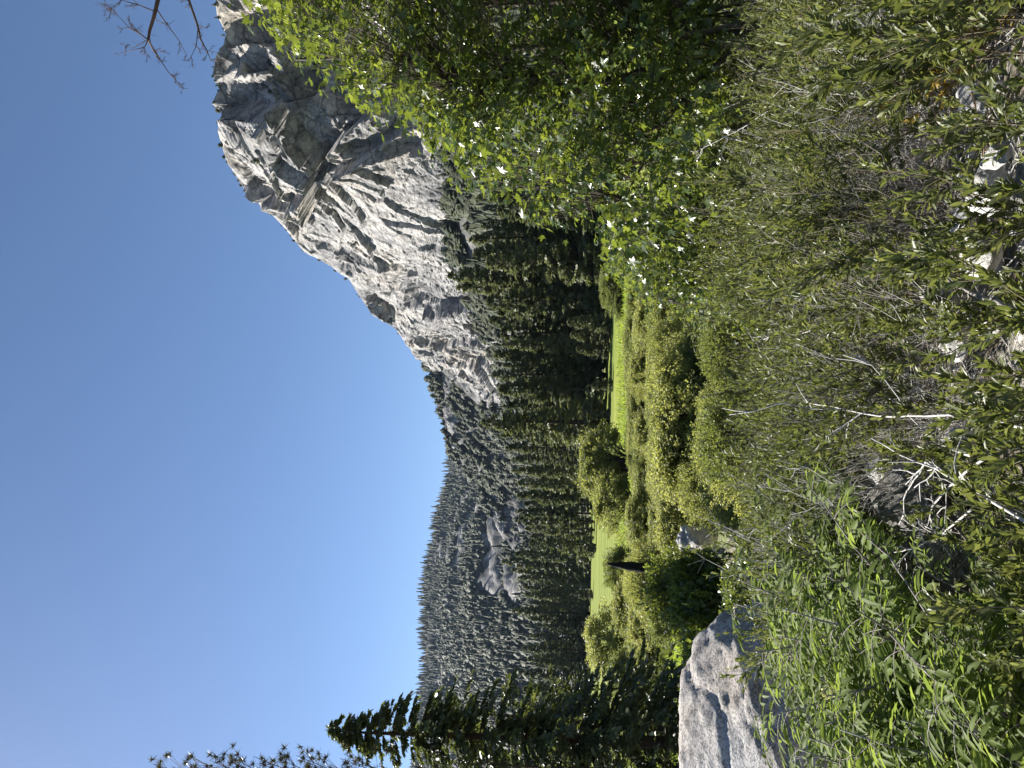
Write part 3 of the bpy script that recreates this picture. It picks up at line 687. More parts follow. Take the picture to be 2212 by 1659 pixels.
W, F = WIL, FINE
for a in [
    (W[0], 655, 1250, 135, 96, 'tall round pale willow standing in front of the dark conifers'),
    (W[1], 575, 1284, 120, 92, 'round willow right of the open pine grove, its top below the tree shadow'),
    (W[2], 1040, 1296, 85, 120, 'yellow-olive bush at the foot of the tall conifers beside the maple'),
    (W[2], 1005, 1325, 70, 118, 'small yellowish willow left of the olive bush under the conifers'),
    (W[0], 925, 1347, 120, 84, 'willow at the meadow shadow edge below the young conifers'),
    (W[1], 850, 1350, 120, 86, 'wide pale willow on the right end of the bright meadow strip'),
    (W[0], 765, 1354, 130, 82, 'willow in the middle before the bright meadow strip'),
    (W[1], 690, 1356, 120, 80, 'willow in front of the tall round pale willow'),
    (W[2], 620, 1372, 120, 76, 'grey-green willow between two brighter ones below the round willow'),
    (W[1], 530, 1352, 120, 74, 'willow with dark hollow left of the pale rock'),
    (W[0], 520, 1400, 120, 58, 'bright willow right above the large white rock'),
    (W[1], 600, 1410, 130, 57, 'yellow-green willow behind the small white rock'),
    (W[0], 690, 1405, 140, 60, 'bright yellow-green willow in the middle of the thicket'),
    (W[1], 800, 1395, 150, 60, 'bright willow above the shaded gap with the grey rock'),
    (W[0], 890, 1398, 130, 58, 'yellow willow left of the glowing yellow bush'),
    (W[1], 985, 1372, 150, 60, 'glowing yellow bush touching the maple leaves'),
    (F[1], 925, 1440, 130, 44, 'bright yellow fine-leaved shrub above the olive thicket'),
    (F[0], 905, 1480, 190, 36, 'brownish olive fine-leaved shrub left of the vine maple'),
    (F[0], 985, 1520, 150, 32, 'dull olive shrub tucked against the vine maple foot'),
    (W[0], 770, 1455, 150, 40, 'light willow just behind the grey rock in the gap'),
    (F[0], 690, 1432, 190, 36, 'large soft olive shrub in the centre of the thicket'),
    (F[1], 610, 1475, 150, 32, 'soft olive shrub sloping down right of the white rocks'),
    (F[1], 585, 1545, 140, 26, 'light olive shrub just below the small white rock'),
    (F[0], 790, 1570, 150, 22, 'olive shrub below the grey rock in the gap'),
    (F[1], 665, 1590, 190, 21, 'yellow-green shrub in the centre with darker hollow'),
    (F[0], 880, 1585, 190, 21, 'dark olive shrub below the brownish one'),
    (W[2], 430, 1306, 90, 84, 'grey-green willow directly behind the tall charred snag'),
    (W[0], 345, 1322, 110, 80, 'wide willow between the snag and the dark-trunked willow'),
    (W[2], 398, 1350, 110, 66, 'willow right behind the small bright maple'),
    (W[1], 275, 1266, 125, 92, 'willow with dark forked trunks showing at the meadow edge'),
    (W[2], 195, 1318, 100, 82, 'low willow below the yellow meadow on the left'),
    (W[0], 250, 1370, 110, 66, 'shaded willow below the dark-trunked one'),
    (W[2], 135, 1330, 100, 64, 'dark willow behind the fir trunks'),
    (W[2], 60, 1340, 120, 60, 'dark willow at the left behind the big fir trunk'),
    (W[2], 330, 1400, 120, 52, 'dim willow left of the small bright maple'),
    (F[0], 235, 1490, 110, 28, 'dark shaded shrub behind the right shoulder of the boulder'),
    (BROAD[1], 1290, 1440, 150, 17, 'dark leafy bush in shade between big maple and vine maple'),
    (BROAD[1], 1420, 1450, 170, 16, 'dark leafy bush behind the big maple stems'),
    (BROAD[1], 1560, 1430, 180, 15.5, 'dark leafy bush behind the big maple trunk foot'),
    (F[0], 1690, 1430, 180, 15, 'dark bush at the right edge behind the big maple'),
    (BROAD[1], 1180, 1420, 140, 19, 'dark leafy bush behind the vine maple crown'),
    (W[1], 1130, 1335, 120, 60, 'willow half hidden behind the vine maple'),
    (BROAD[1], 300, 1475, 150, 26, 'dark green leafy bush in shade between maple and boulder'),
    (BROAD[1], 350, 1560, 160, 19, 'shaded leafy bush at the boulder tip under the bright maple'),
    (F[0], 470, 1600, 150, 20, 'green shrub full of grey twigs under the white rocks'),
    (F[0], 540, 1640, 160, 16, 'dull green shrub right of the bare grey brush')]:
    bush(*a)
bush(BROAD[1], 392, 1392, 130, 33, 'small bright maple growing at the foot of the charred snag', 'small_maple', 'tree')
bush(BROAD[0], 408, 1450, 85, 26, 'dark-leaved maple bush beside the large white rock', 'small_maple', 'tree')
bush(BROAD[0], 350, 1450, 110, 25, 'sunlit maple bush above the boulder tip', 'small_maple', 'tree')

def thicket():
    rng = np.random.default_rng(212)
    zones = [(26, 560, 1030, 62, 96, 1380, 'pale willow crowded in the thicket below the bright meadow strip', 'pale willows crowded in the thicket'),
             (24, 470, 1040, 34, 62, 1425, 'yellow-green willow of the dense middle thicket', 'willows of the dense middle thicket'),
             (12, 170, 440, 50, 90, 1382, 'grey-green willow of the left thicket beside the snag', 'willows of the left thicket'),
             (16, 540, 1000, 18, 34, 1500, 'olive shrub at the near edge of the willow thicket', 'olive shrubs at the near edge of the thicket')]
    for (n, ulo, uhi, ylo, yhi, vt, lab, grp) in zones:
        for i in range(n):
            y = rng.uniform(ylo, yhi); u = rng.uniform(ulo, uhi)
            if 440 < u < 640 and y < 40: u += 150
            g = float(ground((u - CU) / FPX * y, y)); h = rng.uniform(2.6, 4.6) if y > 34 else rng.uniform(1.5, 2.6)
            v = CV - FPX * math.tan(math.atan2(g + h - CAMZ, y) - PITCH)
            v = max(v, vt - 30 * (y > 34) + rng.uniform(0, 25))
            pr = (WIL + FINE[1:])[int(rng.integers(0, 4))] if y > 34 else FINE[int(rng.integers(0, 2))]
            bush(pr, u, v, (h * rng.uniform(1.0, 1.6)) / px(y) / 1.3, y, lab, group=grp)
thicket()
# ------------------------------------------------------------------ broad-leaved maple on the right and the vine maple below it
def inside(poly, u, v):
    poly = np.array(poly, float); r = np.zeros(u.shape, bool); n = len(poly)
    for i in range(n):
        (x1, y1), (x2, y2) = poly[i], poly[(i + 1) % n]
        c = ((y1 > v) != (y2 > v)) & (u < (x2 - x1) * (v - y1) / (y2 - y1 + 1e-9) + x1)
        r ^= c
    return r

def maple(name, label, poly, ymid, ythick, base_uv, stems, nclump, per, lsize, seed, trunk_r, fringe=14, twigr=.008, dens=-.2):
    """Crown volume: leaf sprays on twigs, filled through a depth of several metres."""
    rng = np.random.default_rng(seed)
    base = at(base_uv[0], base_uv[1], ymid); base[2] = float(ground(base[0], base[1])) - .2
    tb, wb, lb = MB(), MB(), MB()
    sp = []
    for (pts, r0, r1) in stems:
        p = np.array([at(u, v, ymid + dy) - base for u, v, dy in pts]); p[0] = p[0] * 0 + np.array([rng.normal() * .08, rng.normal() * .08, 0]) if pts[0][2] == 0 else p[0]
        k = np.linspace(0, 1, len(p)); kk = np.linspace(0, 1, len(p) * 3)
        q = np.stack([np.interp(kk, k, p[:, c]) for c in range(3)], -1) + rng.normal(size=(len(kk), 3)) * .012
        tb.tube(q, np.linspace(r0, r1, len(kk)), 7)
        sp.append(q[len(kk) // 3:])
    sp = np.concatenate(sp)
    pl = np.array(poly); lo, hi = pl.min(0), pl.max(0)
    got = []
    while len(got) < nclump:
        u, v = rng.uniform(lo[0], hi[0]), rng.uniform(lo[1], hi[1])
        jit = rng.normal(size=2) * fringe
        if not inside(poly, np.array(u + jit[0]), np.array(v + jit[1])): continue
        y = ymid + rng.uniform(-1, 1) * ythick
        c = at(u, v, y)
        if fbm(c[None] * .9, 2, seed)[0] < dens: continue
        got.append(c)
    for c in got:
        c = c - base
        s = sp[np.argmin(np.linalg.norm((sp - c) * np.array([1, 1, .8]) + np.array([0, 0, .45]), axis=1))]
        mid = s * .45 + c * .55 + np.array([0, 0, .06]) + rng.normal(size=3) * .05
        if np.linalg.norm(c - s) < 2.6: wb.tube(np.array([s, mid, c]), [twigr, twigr * .7, .003], 4)
        else: wb.tube(np.array([mid, c]), [twigr * .7, .003], 4)
        ax = c - mid; ax /= np.linalg.norm(ax) + 1e-9
        n = max(3, int(per * rng.uniform(.6, 1.4)))
        p = c - ax * rng.uniform(0, .38, (n, 1)) + rng.normal(size=(n, 3)) * np.array([.11, .11, .07])
        out = rdir(rng, n); out[:, 2] = out[:, 2] * .3 - .15
        xd = ax * .7 + out * 1.1 - np.array([0, 0, .45]); nr = np.array([-.15, -.1, .9]) + rng.normal(size=(n, 3)) * .62
        tone = rng.random() * .4
        lb.leaves(MAPLE, p, xd, nr, lsize * rng.uniform(.5, 1.2, n), np.clip(tone + .6 * rng.random(n), 0, 1))
    thing(name, [('trunk', tb.mesh('trunk', M['maplebark'], True)), ('twigs', wb.mesh('twigs', M['maplebark'])), ('foliage', lb.mesh('foliage', M['maple']))], tuple(base), label, 'tree')

BIG = [(1659, 525), (1589, 568), (1555, 600), (1500, 645), (1510, 690), (1469, 728), (1440, 775), (1419, 810), (1399, 895), (1350, 915), (1318, 950), (1262, 992), (1256, 1050), (1240, 1085), (1205, 1115), (1182, 1170), (1172, 1260), (1180, 1300), (1120, 1330), (1100, 1400), (1130, 1480), (1200, 1530), (1330, 1560), (1480, 1570), (1659, 1540), (2000, 1500), (2000, 480), (1800, 450)]
maple('big_leaf_maple', 'large broad-leaved maple filling the right side with sunlit lobed leaves', BIG, 9.2, 1.9, (1640, 1800),
      [([(1640, 1800, 0), (1579, 1590, -.2), (1540, 1480, -.3), (1490, 1340, -.3), (1440, 1150, -.2), (1410, 960, 0)], .085, .02), ([(1640, 1800, 0), (1575, 1580, 0), (1500, 1450, .2), (1400, 1310, .3), (1290, 1180, .2)], .06, .015),
       ([(1640, 1800, 0), (1590, 1600, .3), (1560, 1400, .5), (1560, 1150, .8), (1540, 800, .8), (1530, 640, .8)], .07, .02), ([(1640, 1800, 0), (1640, 1500, .2), (1660, 1200, .2), (1640, 900, .3), (1620, 640, .3)], .08, .02),
       ([(1640, 1800, 0), (1560, 1600, -.4), (1480, 1500, -.6), (1370, 1420, -.8), (1230, 1350, -.8)], .05, .012), ([(1640, 1800, 0), (1760, 1400, .3), (1800, 1000, .4), (1780, 600, .5)], .08, .02),
       ([(1640, 1800, 0), (1600, 1560, -.7), (1570, 1400, -.9), (1500, 1200, -1.1), (1480, 1000, -1.2)], .05, .012)],
      3300, 9, .118, 101, .12, 14, .005, -.24)
VINE = [(1165, 1285), (1120, 1300), (1075, 1300), (1035, 1350), (1010, 1395), (985, 1470), (982, 1550), (965, 1580), (940, 1640), (935, 1700), (960, 1735), (1040, 1720), (1120, 1690), (1240, 1640), (1330, 1600), (1330, 1520), (1260, 1400), (1220, 1300)]
maple('vine_maple', 'smaller-leaved maple glittering below the big maple, reaching down to the left', VINE, 13, 1.5, (1200, 1760),
      [([(1200, 1760, 0), (1180, 1600, -.2), (1140, 1450, -.2), (1090, 1350, 0)], .04, .01), ([(1200, 1760, 0), (1130, 1620, -.3), (1060, 1540, -.4), (1000, 1480, -.4)], .035, .01), ([(1200, 1760, 0), (1220, 1560, .4), (1230, 1400, .6)], .04, .01), ([(1200, 1760, 0), (1100, 1680, -.5), (1010, 1650, -.6), (960, 1640, -.6)], .03, .008)],
      1250, 10, .105, 102, .05, 9, .004, -.34)

# ------------------------------------------------------------------ foreground shrubs
def shrub_proto(seed, H, R, nst, ntw, nlf, leaf, mat='shrub', lean=.35, lw=1.0, tmpl=LANCE, deadf=.25, smat='twig', ang=.55, st_r=.006):
    rng = np.random.default_rng(seed)
    sb, lb = MB(), MB()
    P, X, N, S, RN = [], [], [], [], []
    for i in range(nst):
        a = rng.random() * 2 * PI; out = np.array([math.cos(a), math.sin(a), 0])
        p0 = out * R * .25 * rng.random(); L = H * rng.uniform(.65, 1.1); k = np.linspace(0, 1, 7)
        ln = lean * rng.uniform(.3, 1.5)
        pts = p0 + np.array([0, 0, 1.]) * (k * L * (1 - .12 * k * ln))[:, None] + out * (L * ln * (k * .6 + .4 * k ** 2))[:, None] + np.cumsum(rng.normal(size=(7, 3)), 0) * L * .022
        sb.tube(pts, np.linspace(st_r, st_r * .3, 7), 5)
        dead = rng.random() < deadf
        for j in range(ntw):
            t = rng.uniform(.25, 1) if not dead else rng.uniform(.15, 1)
            s0 = np.array([np.interp(t, k, pts[:, c]) for c in range(3)])
            d = (pts[-1] - pts[-2]); d /= np.linalg.norm(d)
            d = d * .9 + rdir(rng, 1, .25)[0] * .75; d /= np.linalg.norm(d)
            tl = H * rng.uniform(.14, .34) * (1.15 - .5 * t)
            kk = np.linspace(0, 1, 4)[:, None]; tp = s0 + d * tl * kk + np.array([0, 0, .12 * tl]) * kk ** 2 + np.cumsum(rng.normal(size=(4, 3)), 0) * tl * .03
            sb.tube(tp, np.linspace(st_r * .4, st_r * .18, 4), 3)
            if dead: continue
            m = int(nlf * rng.uniform(.7, 1.2)); q = rng.uniform(.1, 1, m); q[-2:] = 1
            P.append(s0 + d * tl * q[:, None] + np.array([0, 0, .12 * tl]) * (q ** 2)[:, None])
            pr = rdir(rng, m); pr -= (pr @ d)[:, None] * d; pr /= np.linalg.norm(pr, axis=1)[:, None] + 1e-9
            al = rng.uniform(ang * .6, ang * 1.5, m)[:, None]; al[-2:] *= .4
            x = d * np.cos(al) + pr * np.sin(al); X.append(x)
            nn = d - (x * (x @ d)[:, None]); nn += rng.normal(size=(m, 3)) * .25; N.append(nn)
            S.append(leaf * rng.uniform(.55, 1.2, m) * (1 - .25 * (q > .95))); RN.append(np.clip(rng.random() * .4 + rng.random(m) * .6, 0, 1))
    lb.leaves(tmpl, np.concatenate(P), np.concatenate(X), np.concatenate(N), np.concatenate(S), np.concatenate(RN), lw)
    return sb.mesh('stems', M[smat], True), lb.mesh('foliage', M[mat])

NARROW = [shrub_proto(51, 1.35, .4, 13, 14, 21, .066, lw=.95, deadf=.16), shrub_proto(52, 1.25, .5, 12, 15, 21, .062, lean=.6, lw=.95, deadf=.16), shrub_proto(53, 1.45, .3, 13, 14, 21, .07, lean=.3, lw=.9, deadf=.25, smat='stem'), shrub_proto(54, 1.1, .5, 14, 13, 20, .058, lean=.7, deadf=.3, lw=1.0, smat='deadwood')]
SPARSE = [shrub_proto(55, .95, .3, 6, 10, 17, .078, lean=.4, deadf=.1, lw=1.15), shrub_proto(56, 1.0, .25, 5, 11, 18, .084, lean=.3, deadf=0, lw=1.15)]
FINEB = [shrub_proto(57, 1.2, .5, 18, 16, 19, .052, lean=.5, deadf=.25, lw=1.1, smat='deadwood'), shrub_proto(58, 1.1, .55, 18, 16, 19, .05, lean=.6, deadf=.15, lw=1.1)]

def shrub(proto, x, y, s, label, group, rng, name='shrub', cat='shrub', lean=.1):
    return thing(name, list(zip(('stems', 'foliage'), proto)), (x, y, float(ground(x, y)) - .04), label, cat, group, rng.random() * 6.3, (s, s, s * rng.uniform(.9, 1.1)), (rng.normal() * lean, rng.normal() * lean))

def narrow_shrubs():
    rng = np.random.default_rng(60)
    done = []
    def fill(n, ulo, uhi, ylo, yhi, gap, protos, slo, shi, label, group, skip=None):
        c = 0
        for _ in range(n * 30):
            if c >= n: return
            y = rng.uniform(ylo ** .5, yhi ** .5) ** 2; u = rng.uniform(ulo, uhi); x = (u - CU) / FPX * y
            if any((x - a) ** 2 + (y - b) ** 2 < gap * gap for a, b in done): continue
            if skip and skip(u, x, y): continue
            done.append((x, y)); c += 1
            shrub(protos[int(rng.integers(0, len(protos)))], x, y, rng.uniform(slo, shi), label, group, rng)
    fill(22, 720, 1700, 3.9, 5.6, .42, NARROW, .62, .85, 'narrow-leaved olive shrub of the near thicket above the pale stones', 'narrow-leaved shrubs above the pale stones')
    fill(30, 620, 1720, 5.6, 8.5, .55, NARROW, .75, 1.05, 'narrow-leaved olive shrub in the middle of the slope thicket', 'narrow-leaved shrubs in the middle of the slope')
    fill(46, 1080, 1760, 8.5, 13.5, .62, FINEB + NARROW, .95, 1.3, 'dull green shrub on the upper slope under the big maple', 'dull shrubs under the big maple')
    fill(26, 560, 1080, 8.5, 15, .8, FINEB + NARROW, .8, 1.05, 'dull green shrub below the vine maple and the willows', 'dull shrubs below the willows')
    fill(12, 430, 1680, 2.3, 3.5, .34, SPARSE, .55, .8, 'sparse leafy shrub at the near edge among white stones', 'sparse near shrubs among white stones')
    fill(10, 250, 760, 1.9, 2.5, .26, SPARSE, .55, .72, 'close leafy branch of a shrub along the lower edge', 'close leafy shrubs along the lower edge')
    fill(7, 760, 1700, 1.8, 2.3, .3, SPARSE, .5, .66, 'close broad-leaved sprig along the lower edge on the right', 'close sprigs along the lower right edge')
    fill(16, 330, 640, 5.0, 9.0, .6, FINEB, .7, .95, 'thin green shrub mixed with grey twigs between boulder and thicket', 'thin shrubs between boulder and thicket')
narrow_shrubs()

# elderberries: pinnate leaves of long leaflets, cream flower heads
def elder_proto(seed, H, R, nst, nlv, leaflet):
    rng = np.random.default_rng(seed)
    sb, lb = MB(), MB(); tips = []
    for i in range(nst):
        a = rng.random() * 2 * PI; out = np.array([math.cos(a), math.sin(a), 0]); L = H * rng.uniform(.6, 1.08); k = np.linspace(0, 1, 6); ln = rng.uniform(.1, .75)
        pts = out * R * .2 * rng.random() + np.array([0, 0, 1.]) * (k * L)[:, None] * (1 - .2 * k[:, None] * ln) + out * (L * ln * k ** 1.4)[:, None] + np.cumsum(rng.normal(size=(6, 3)), 0) * .015
        sb.tube(pts, np.linspace(.010, .004, 6), 5); tips.append(pts[-1])
        for j in range(nlv):
            t = rng.uniform(.35, 1.0); s0 = np.array([np.interp(t, k, pts[:, c]) for c in range(3)])
            az = rng.random() * 2 * PI; d = np.array([math.cos(az), math.sin(az), rng.uniform(.1, .7)]); d /= np.linalg.norm(d)
            rl = leaflet * rng.uniform(2.0, 2.8); kk = np.linspace(0, 1, 5)[:, None]
            rp = s0 + d * rl * kk - np.array([0, 0, .28 * rl]) * kk ** 2
            sb.tube(rp, [.003, .0026, .002, .0018, .001], 3)
            side = np.cross(d, [0, 0, 1.]); side /= np.linalg.norm(side)
            P, X = [], []
            for f in (.4, .65, .88):
                b = np.array([np.interp(f, kk[:, 0], rp[:, c]) for c in range(3)])
                for sg in (-1, 1): P.append(b); X.append(d * .45 + sg * side - np.array([0, 0, rng.uniform(.05, .55)]))
            P.append(rp[-1]); X.append(d - np.array([0, 0, .5]))
            n = len(P); nr = np.cross(side, d)[None] + rng.normal(size=(n, 3)) * .28
            lb.leaves(LANCE, np.array(P), np.array(X), nr, leaflet * rng.uniform(.8, 1.2, n), np.clip(rng.random() * .5 + rng.random(n) * .5, 0, 1), 1.05)
    return sb.mesh('stems', M['stem'], True), lb.mesh('foliage', M['elder']), tips
ELD = [elder_proto(71, 1.2, .5, 15, 19, .095), elder_proto(72, 1.1, .55, 16, 18, .088), elder_proto(73, 1.3, .4, 14, 20, .1)]

def flower_mesh(seed):
    rng = np.random.default_rng(seed); b = MB(); n = 420
    h = rng.random(n); r = .042 * (1 - h) ** .7 + .008; a = rng.random(n) * 6.3; q = rng.random(n) ** .4
    p = np.stack([r * q * np.cos(a), r * q * np.sin(a), h * .15], -1)
    p += .008 * np.sign(np.sin(h * 40))[:, None] * np.stack([np.cos(a), np.sin(a), 0 * a], -1)
    b.leaves(DIAMOND, p, rdir(rng, n), rdir(rng, n), rng.uniform(.007, .013, n), rng.random(n), 1.8)
    for i in range(9):
        b.tube(np.array([[0, 0, .01 * i], p[rng.integers(0, n)]]), [.0015, .001], 3, .2)
    return b.mesh('flower_cluster', M['flower'])
FLW = [flower_mesh(81), flower_mesh(82), flower_mesh(83)]

def elders():
    rng = np.random.default_rng(90)
    L = [(0, 60, 4.0, .72, [(134, 1875, 4.0), (60, 1905, 3.8)], 'leafy green elderberry in the lower left corner under the boulder'),
         (1, 185, 4.6, .78, [(226, 1973, 4.0), (180, 1800, 4.4)], 'elderberry with arching leaflets in front of the boulder face'),
         (2, 285, 4.9, .9, [(250, 1860, 4.6), (235, 1816, 4.8), (291, 1768, 5.1)], 'elderberry bearing two pale cream flower heads right of the boulder'),
         (0, 390, 5.4, .92, [(324, 1780, 5.3), (420, 1714, 5.6)], 'elderberry with one slender flower spike beside the bare grey brush'),
         (1, 480, 5.6, .88, [(476, 1750, 5.5), (440, 1851, 5.0)], 'elderberry with a tall yellow flower spike below the grey brush'),
         (2, 610, 6.2, .72, [(623, 1765, 6.0), (689, 1752, 6.3)], 'small elderberry with yellow flower spikes amid the olive shrubs'),
         (1, 120, 3.3, .85, [], 'low elderberry at the left edge with shaded lower leaves'),
         (0, 250, 3.5, .85, [(333, 2015, 3.4)], 'elderberry with a ragged yellow flower head near the lower edge'),
         (2, 30, 2.6, .7, [], 'elderberry leaves crowding the lower left edge'),
         (0, 380, 4.2, .8, [], 'elderberry between the flowering ones and the dark stone'),
         (2, -40, 3.2, .7, [], 'elderberry partly cut off by the left edge'),
         (1, 330, 2.9, .62, [], 'low elderberry near the centre of the lower edge')]
    for (k, u, y, s, fl, lab) in L:
        x = (u - CU) / FPX * y; g = float(ground(x, y)) - .03; rz = rng.random() * 6.3
        e = thing('elderberry', list(zip(('stems', 'foliage'), ELD[k][:2])), (x, y, g), lab, 'shrub', 'elderberry bushes in the lower left', rz, (s, s, s))
        for (fu, fv, fy) in fl:
            p = at(fu, fv, fy) - np.array([x, y, g]); c, n = math.cos(-rz), math.sin(-rz)
            lp = np.array([c * p[0] - n * p[1], n * p[0] + c * p[1], p[2]]) / s
            o = link('flower_cluster', FLW[int(rng.integers(0, 3))], e, tuple(lp - [0, 0, .07]), (rng.normal() * .35, rng.normal() * .35, 0), (1.15 / s,) * 3)
            st = MB(); st.tube(np.array([[0, 0, 0], [lp[0] * -.05, lp[1] * -.05, -.2], [-lp[0] * .5, -lp[1] * .5, -lp[2] * .8]]), [.003, .004, .005], 4)
            link('stalk', st.mesh('stalk', M['stem']), o)
elders()
# ------------------------------------------------------------------ stones
def rock_mesh(seed, sx, sy, sz, mat, sub=4, facets=9, rough=.13, name='rock'):
    import bmesh
    rng = np.random.default_rng(seed)
    bm = bmesh.new(); bmesh.ops.create_icosphere(bm, subdivisions=sub, radius=1)
    V = np.array([v.co[:] for v in bm.verts]); F_ = np.array([[v.index for v in f.verts] for f in bm.faces]); bm.free()
    dirs = rdir(rng, facets, .15); cut = rng.uniform(.45, .85, facets)
    dirs[0] = np.array([-.2, -.5, .84]); cut[0] = .5; dirs[1] = np.array([-.75, -.35, .55]); cut[1] = .55
    for d, c in zip(dirs, cut):
        h = V @ d; V = V - np.clip(h - c, 0, None)[:, None] * d * .93
    n = V / np.linalg.norm(V, axis=1)[:, None]
    V = V + n * (rough * fbm(V * 1.7 + seed, 4, seed) + rough * .35 * fbm(V * 7 + seed, 4, seed + 5))[:, None]
    b = MB(); b.add(V * np.array([sx, sy, sz]), F_)
    return b.mesh(name, M[mat], False)

def rock(u, v, y, w, h, seed, label, mat='rock', depth=1.0, name='rock', group=None, sub=4, facets=9, rot=0, rough=.13, cat='rock'):
    """w, h in picture pixels at distance y; the stone is set into the ground under it."""
    p = at(u, v, y); s = px(y)
    me = rock_mesh(seed, w * s / 2, w * s / 2 * depth, h * s / 2, mat, sub, facets, rough)
    g = float(ground(p[0], p[1])); z = p[2]
    o = link(name, me, None, (p[0], p[1], z), (0, 0, rot)); tag(o, label, cat, group)
    return o

# the boulder: wide dome with a sloping right shoulder
def boulder():
    rng = np.random.default_rng(4)
    y = 8.6; s = px(y)
    import bmesh
    bm = bmesh.new(); bmesh.ops.create_icosphere(bm, subdivisions=6, radius=1)
    V = np.array([v.co[:] for v in bm.verts]); F_ = np.array([[v.index for v in f.verts] for f in bm.faces]); bm.free()
    # profile measured along its right shoulder, in metres from its middle
    for d, c in (((.52, -.25, .82), .74), ((.10, -.52, .85), .56), ((.9, -.1, .4), .86), ((-.3, -.2, .93), .85), ((0, .1, 1), .86), ((.62, -.7, .35), .8), ((-.6, -.75, .3), .78)):
        d = np.array(d); d = d / np.linalg.norm(d); h = V @ d; V = V - np.clip(h - c, 0, None)[:, None] * d * .82
    n = V / np.linalg.norm(V, axis=1)[:, None]
    lay = V @ np.array([.35, .1, .93])
    V = V + n * (.07 * fbm(V * 1.6, 4, 3) + .035 * fbm(V * np.array([7, 7, 16]), 4, 8) + .014 * fbm(V * np.array([24, 24, 50]), 3, 9))[:, None]
    cr = np.abs(fbm(V * np.array([1.2, 1.2, 2.6]), 3, 14)); V = V - n * (.035 * np.clip(1 - cr * 14, 0, 1))[:, None]
    V = V * np.array([335 * s, 1.5, 215 * s])
    c = at(30, 1660, y + .6)
    b = MB(); b.add(V, F_)
    o = link('boulder', b.mesh('boulder', M['boulder'], True), None, tuple(c)); tag(o, 'huge speckled grey granite boulder in front of the dark fir', 'boulder')
boulder()

for a in [
    (497, 1496, 37, 84, 92, 201, 'large white rock with shadowed clefts among the willows', 'rock', 1.0, 'rock', None, 5, 16, .6, .34),
    (568, 1520, 34, 56, 52, 202, 'small white rock poking through the olive shrub', 'rock', 1.0, 'rock', None, 5, 12, 1.2, .3),
    (548, 1500, 41, 30, 34, 203, 'white rock fragment between the large and small white rocks', 'rock', 1.0, 'rock', None, 4, 10, .4),
    (470, 1552, 30, 18, 30, 204, 'slim white stone under the dark-leaved maple bush', 'rock'),
    (806, 1636, 20, 52, 46, 205, 'grey-white rock in the shaded gap of the thicket', 'rock', 1.0, 'rock', None, 4, 9, .3),
    (822, 1535, 36, 34, 26, 206, 'pale rough rock above the shaded gap', 'rock'),
    (552, 1752, 7.6, 68, 62, 207, 'lichened pale rock peeping out above the elderberry', 'rock', .9, 'rock', None, 4, 9, .8),
    (408, 1845, 5.6, 60, 62, 208, 'grey rock behind the elderberry flower head', 'boulder', 1.0, 'rock'),
    (585, 1995, 3.9, 190, 200, 209, 'dark lichened stone shadowed under dead branches', 'darkrock', .9, 'rock', None, 5, 10, .2),
    (700, 2085, 3.3, 75, 85, 210, 'pale angular stone beside the long grey branch', 'rock', .9, 'rock', None, 4, 8, .5),
    (915, 2060, 3.4, 84, 48, 211, 'rounded white stone with fine ribbed shadows', 'rock', .9, 'rock', None, 4, 8, .9),
    (1020, 2030, 3.6, 100, 70, 212, 'white stone below the leaf spray in the middle', 'rock'),
    (1100, 2120, 3.0, 95, 75, 213, 'bleached stone near the lower edge right of the ribbed one', 'rock'),
    (1250, 2130, 3.05, 115, 70, 214, 'white stone at the lower right among sprigs', 'rock'),
    (1320, 2150, 2.9, 80, 55, 215, 'small white stone beside the lower right one', 'rock'),
    (1180, 2080, 3.3, 85, 55, 216, 'flat pale stone half buried under leaves', 'rock'),
    (800, 2120, 3.1, 75, 48, 217, 'flat white stone left of the ribbed one', 'rock'),
    (960, 2135, 2.95, 70, 46, 218, 'chalky stone under the thick grey branch', 'rock'),
    (1440, 2100, 3.2, 90, 65, 219, 'pale stone near the tan stick', 'rock'),
    (140, 2015, 3.4, 90, 56, 220, 'white stone gleaming under elderberry leaves', 'rock'),
    (640, 1900, 4.9, 70, 55, 221, 'mottled stone above the dark lichened one', 'rock'),
    (470, 1905, 4.8, 60, 46, 222, 'small grey stone among the elderberry stems', 'boulder'),
    (100, 1418, 52, 36, 40, 223, 'bluish white rock between the fir trunks', 'rock', 1.0, 'rock', None, 4, 10, .3),
    (62, 1400, 50, 42, 60, 224, 'tall pale rock behind the big fir trunk', 'rock', 1.0, 'rock', None, 4, 10, .8),
    (1590, 2090, 3.4, 80, 60, 225, 'grey stone beneath the fallen pale trunk', 'boulder')]:
    rock(*a)

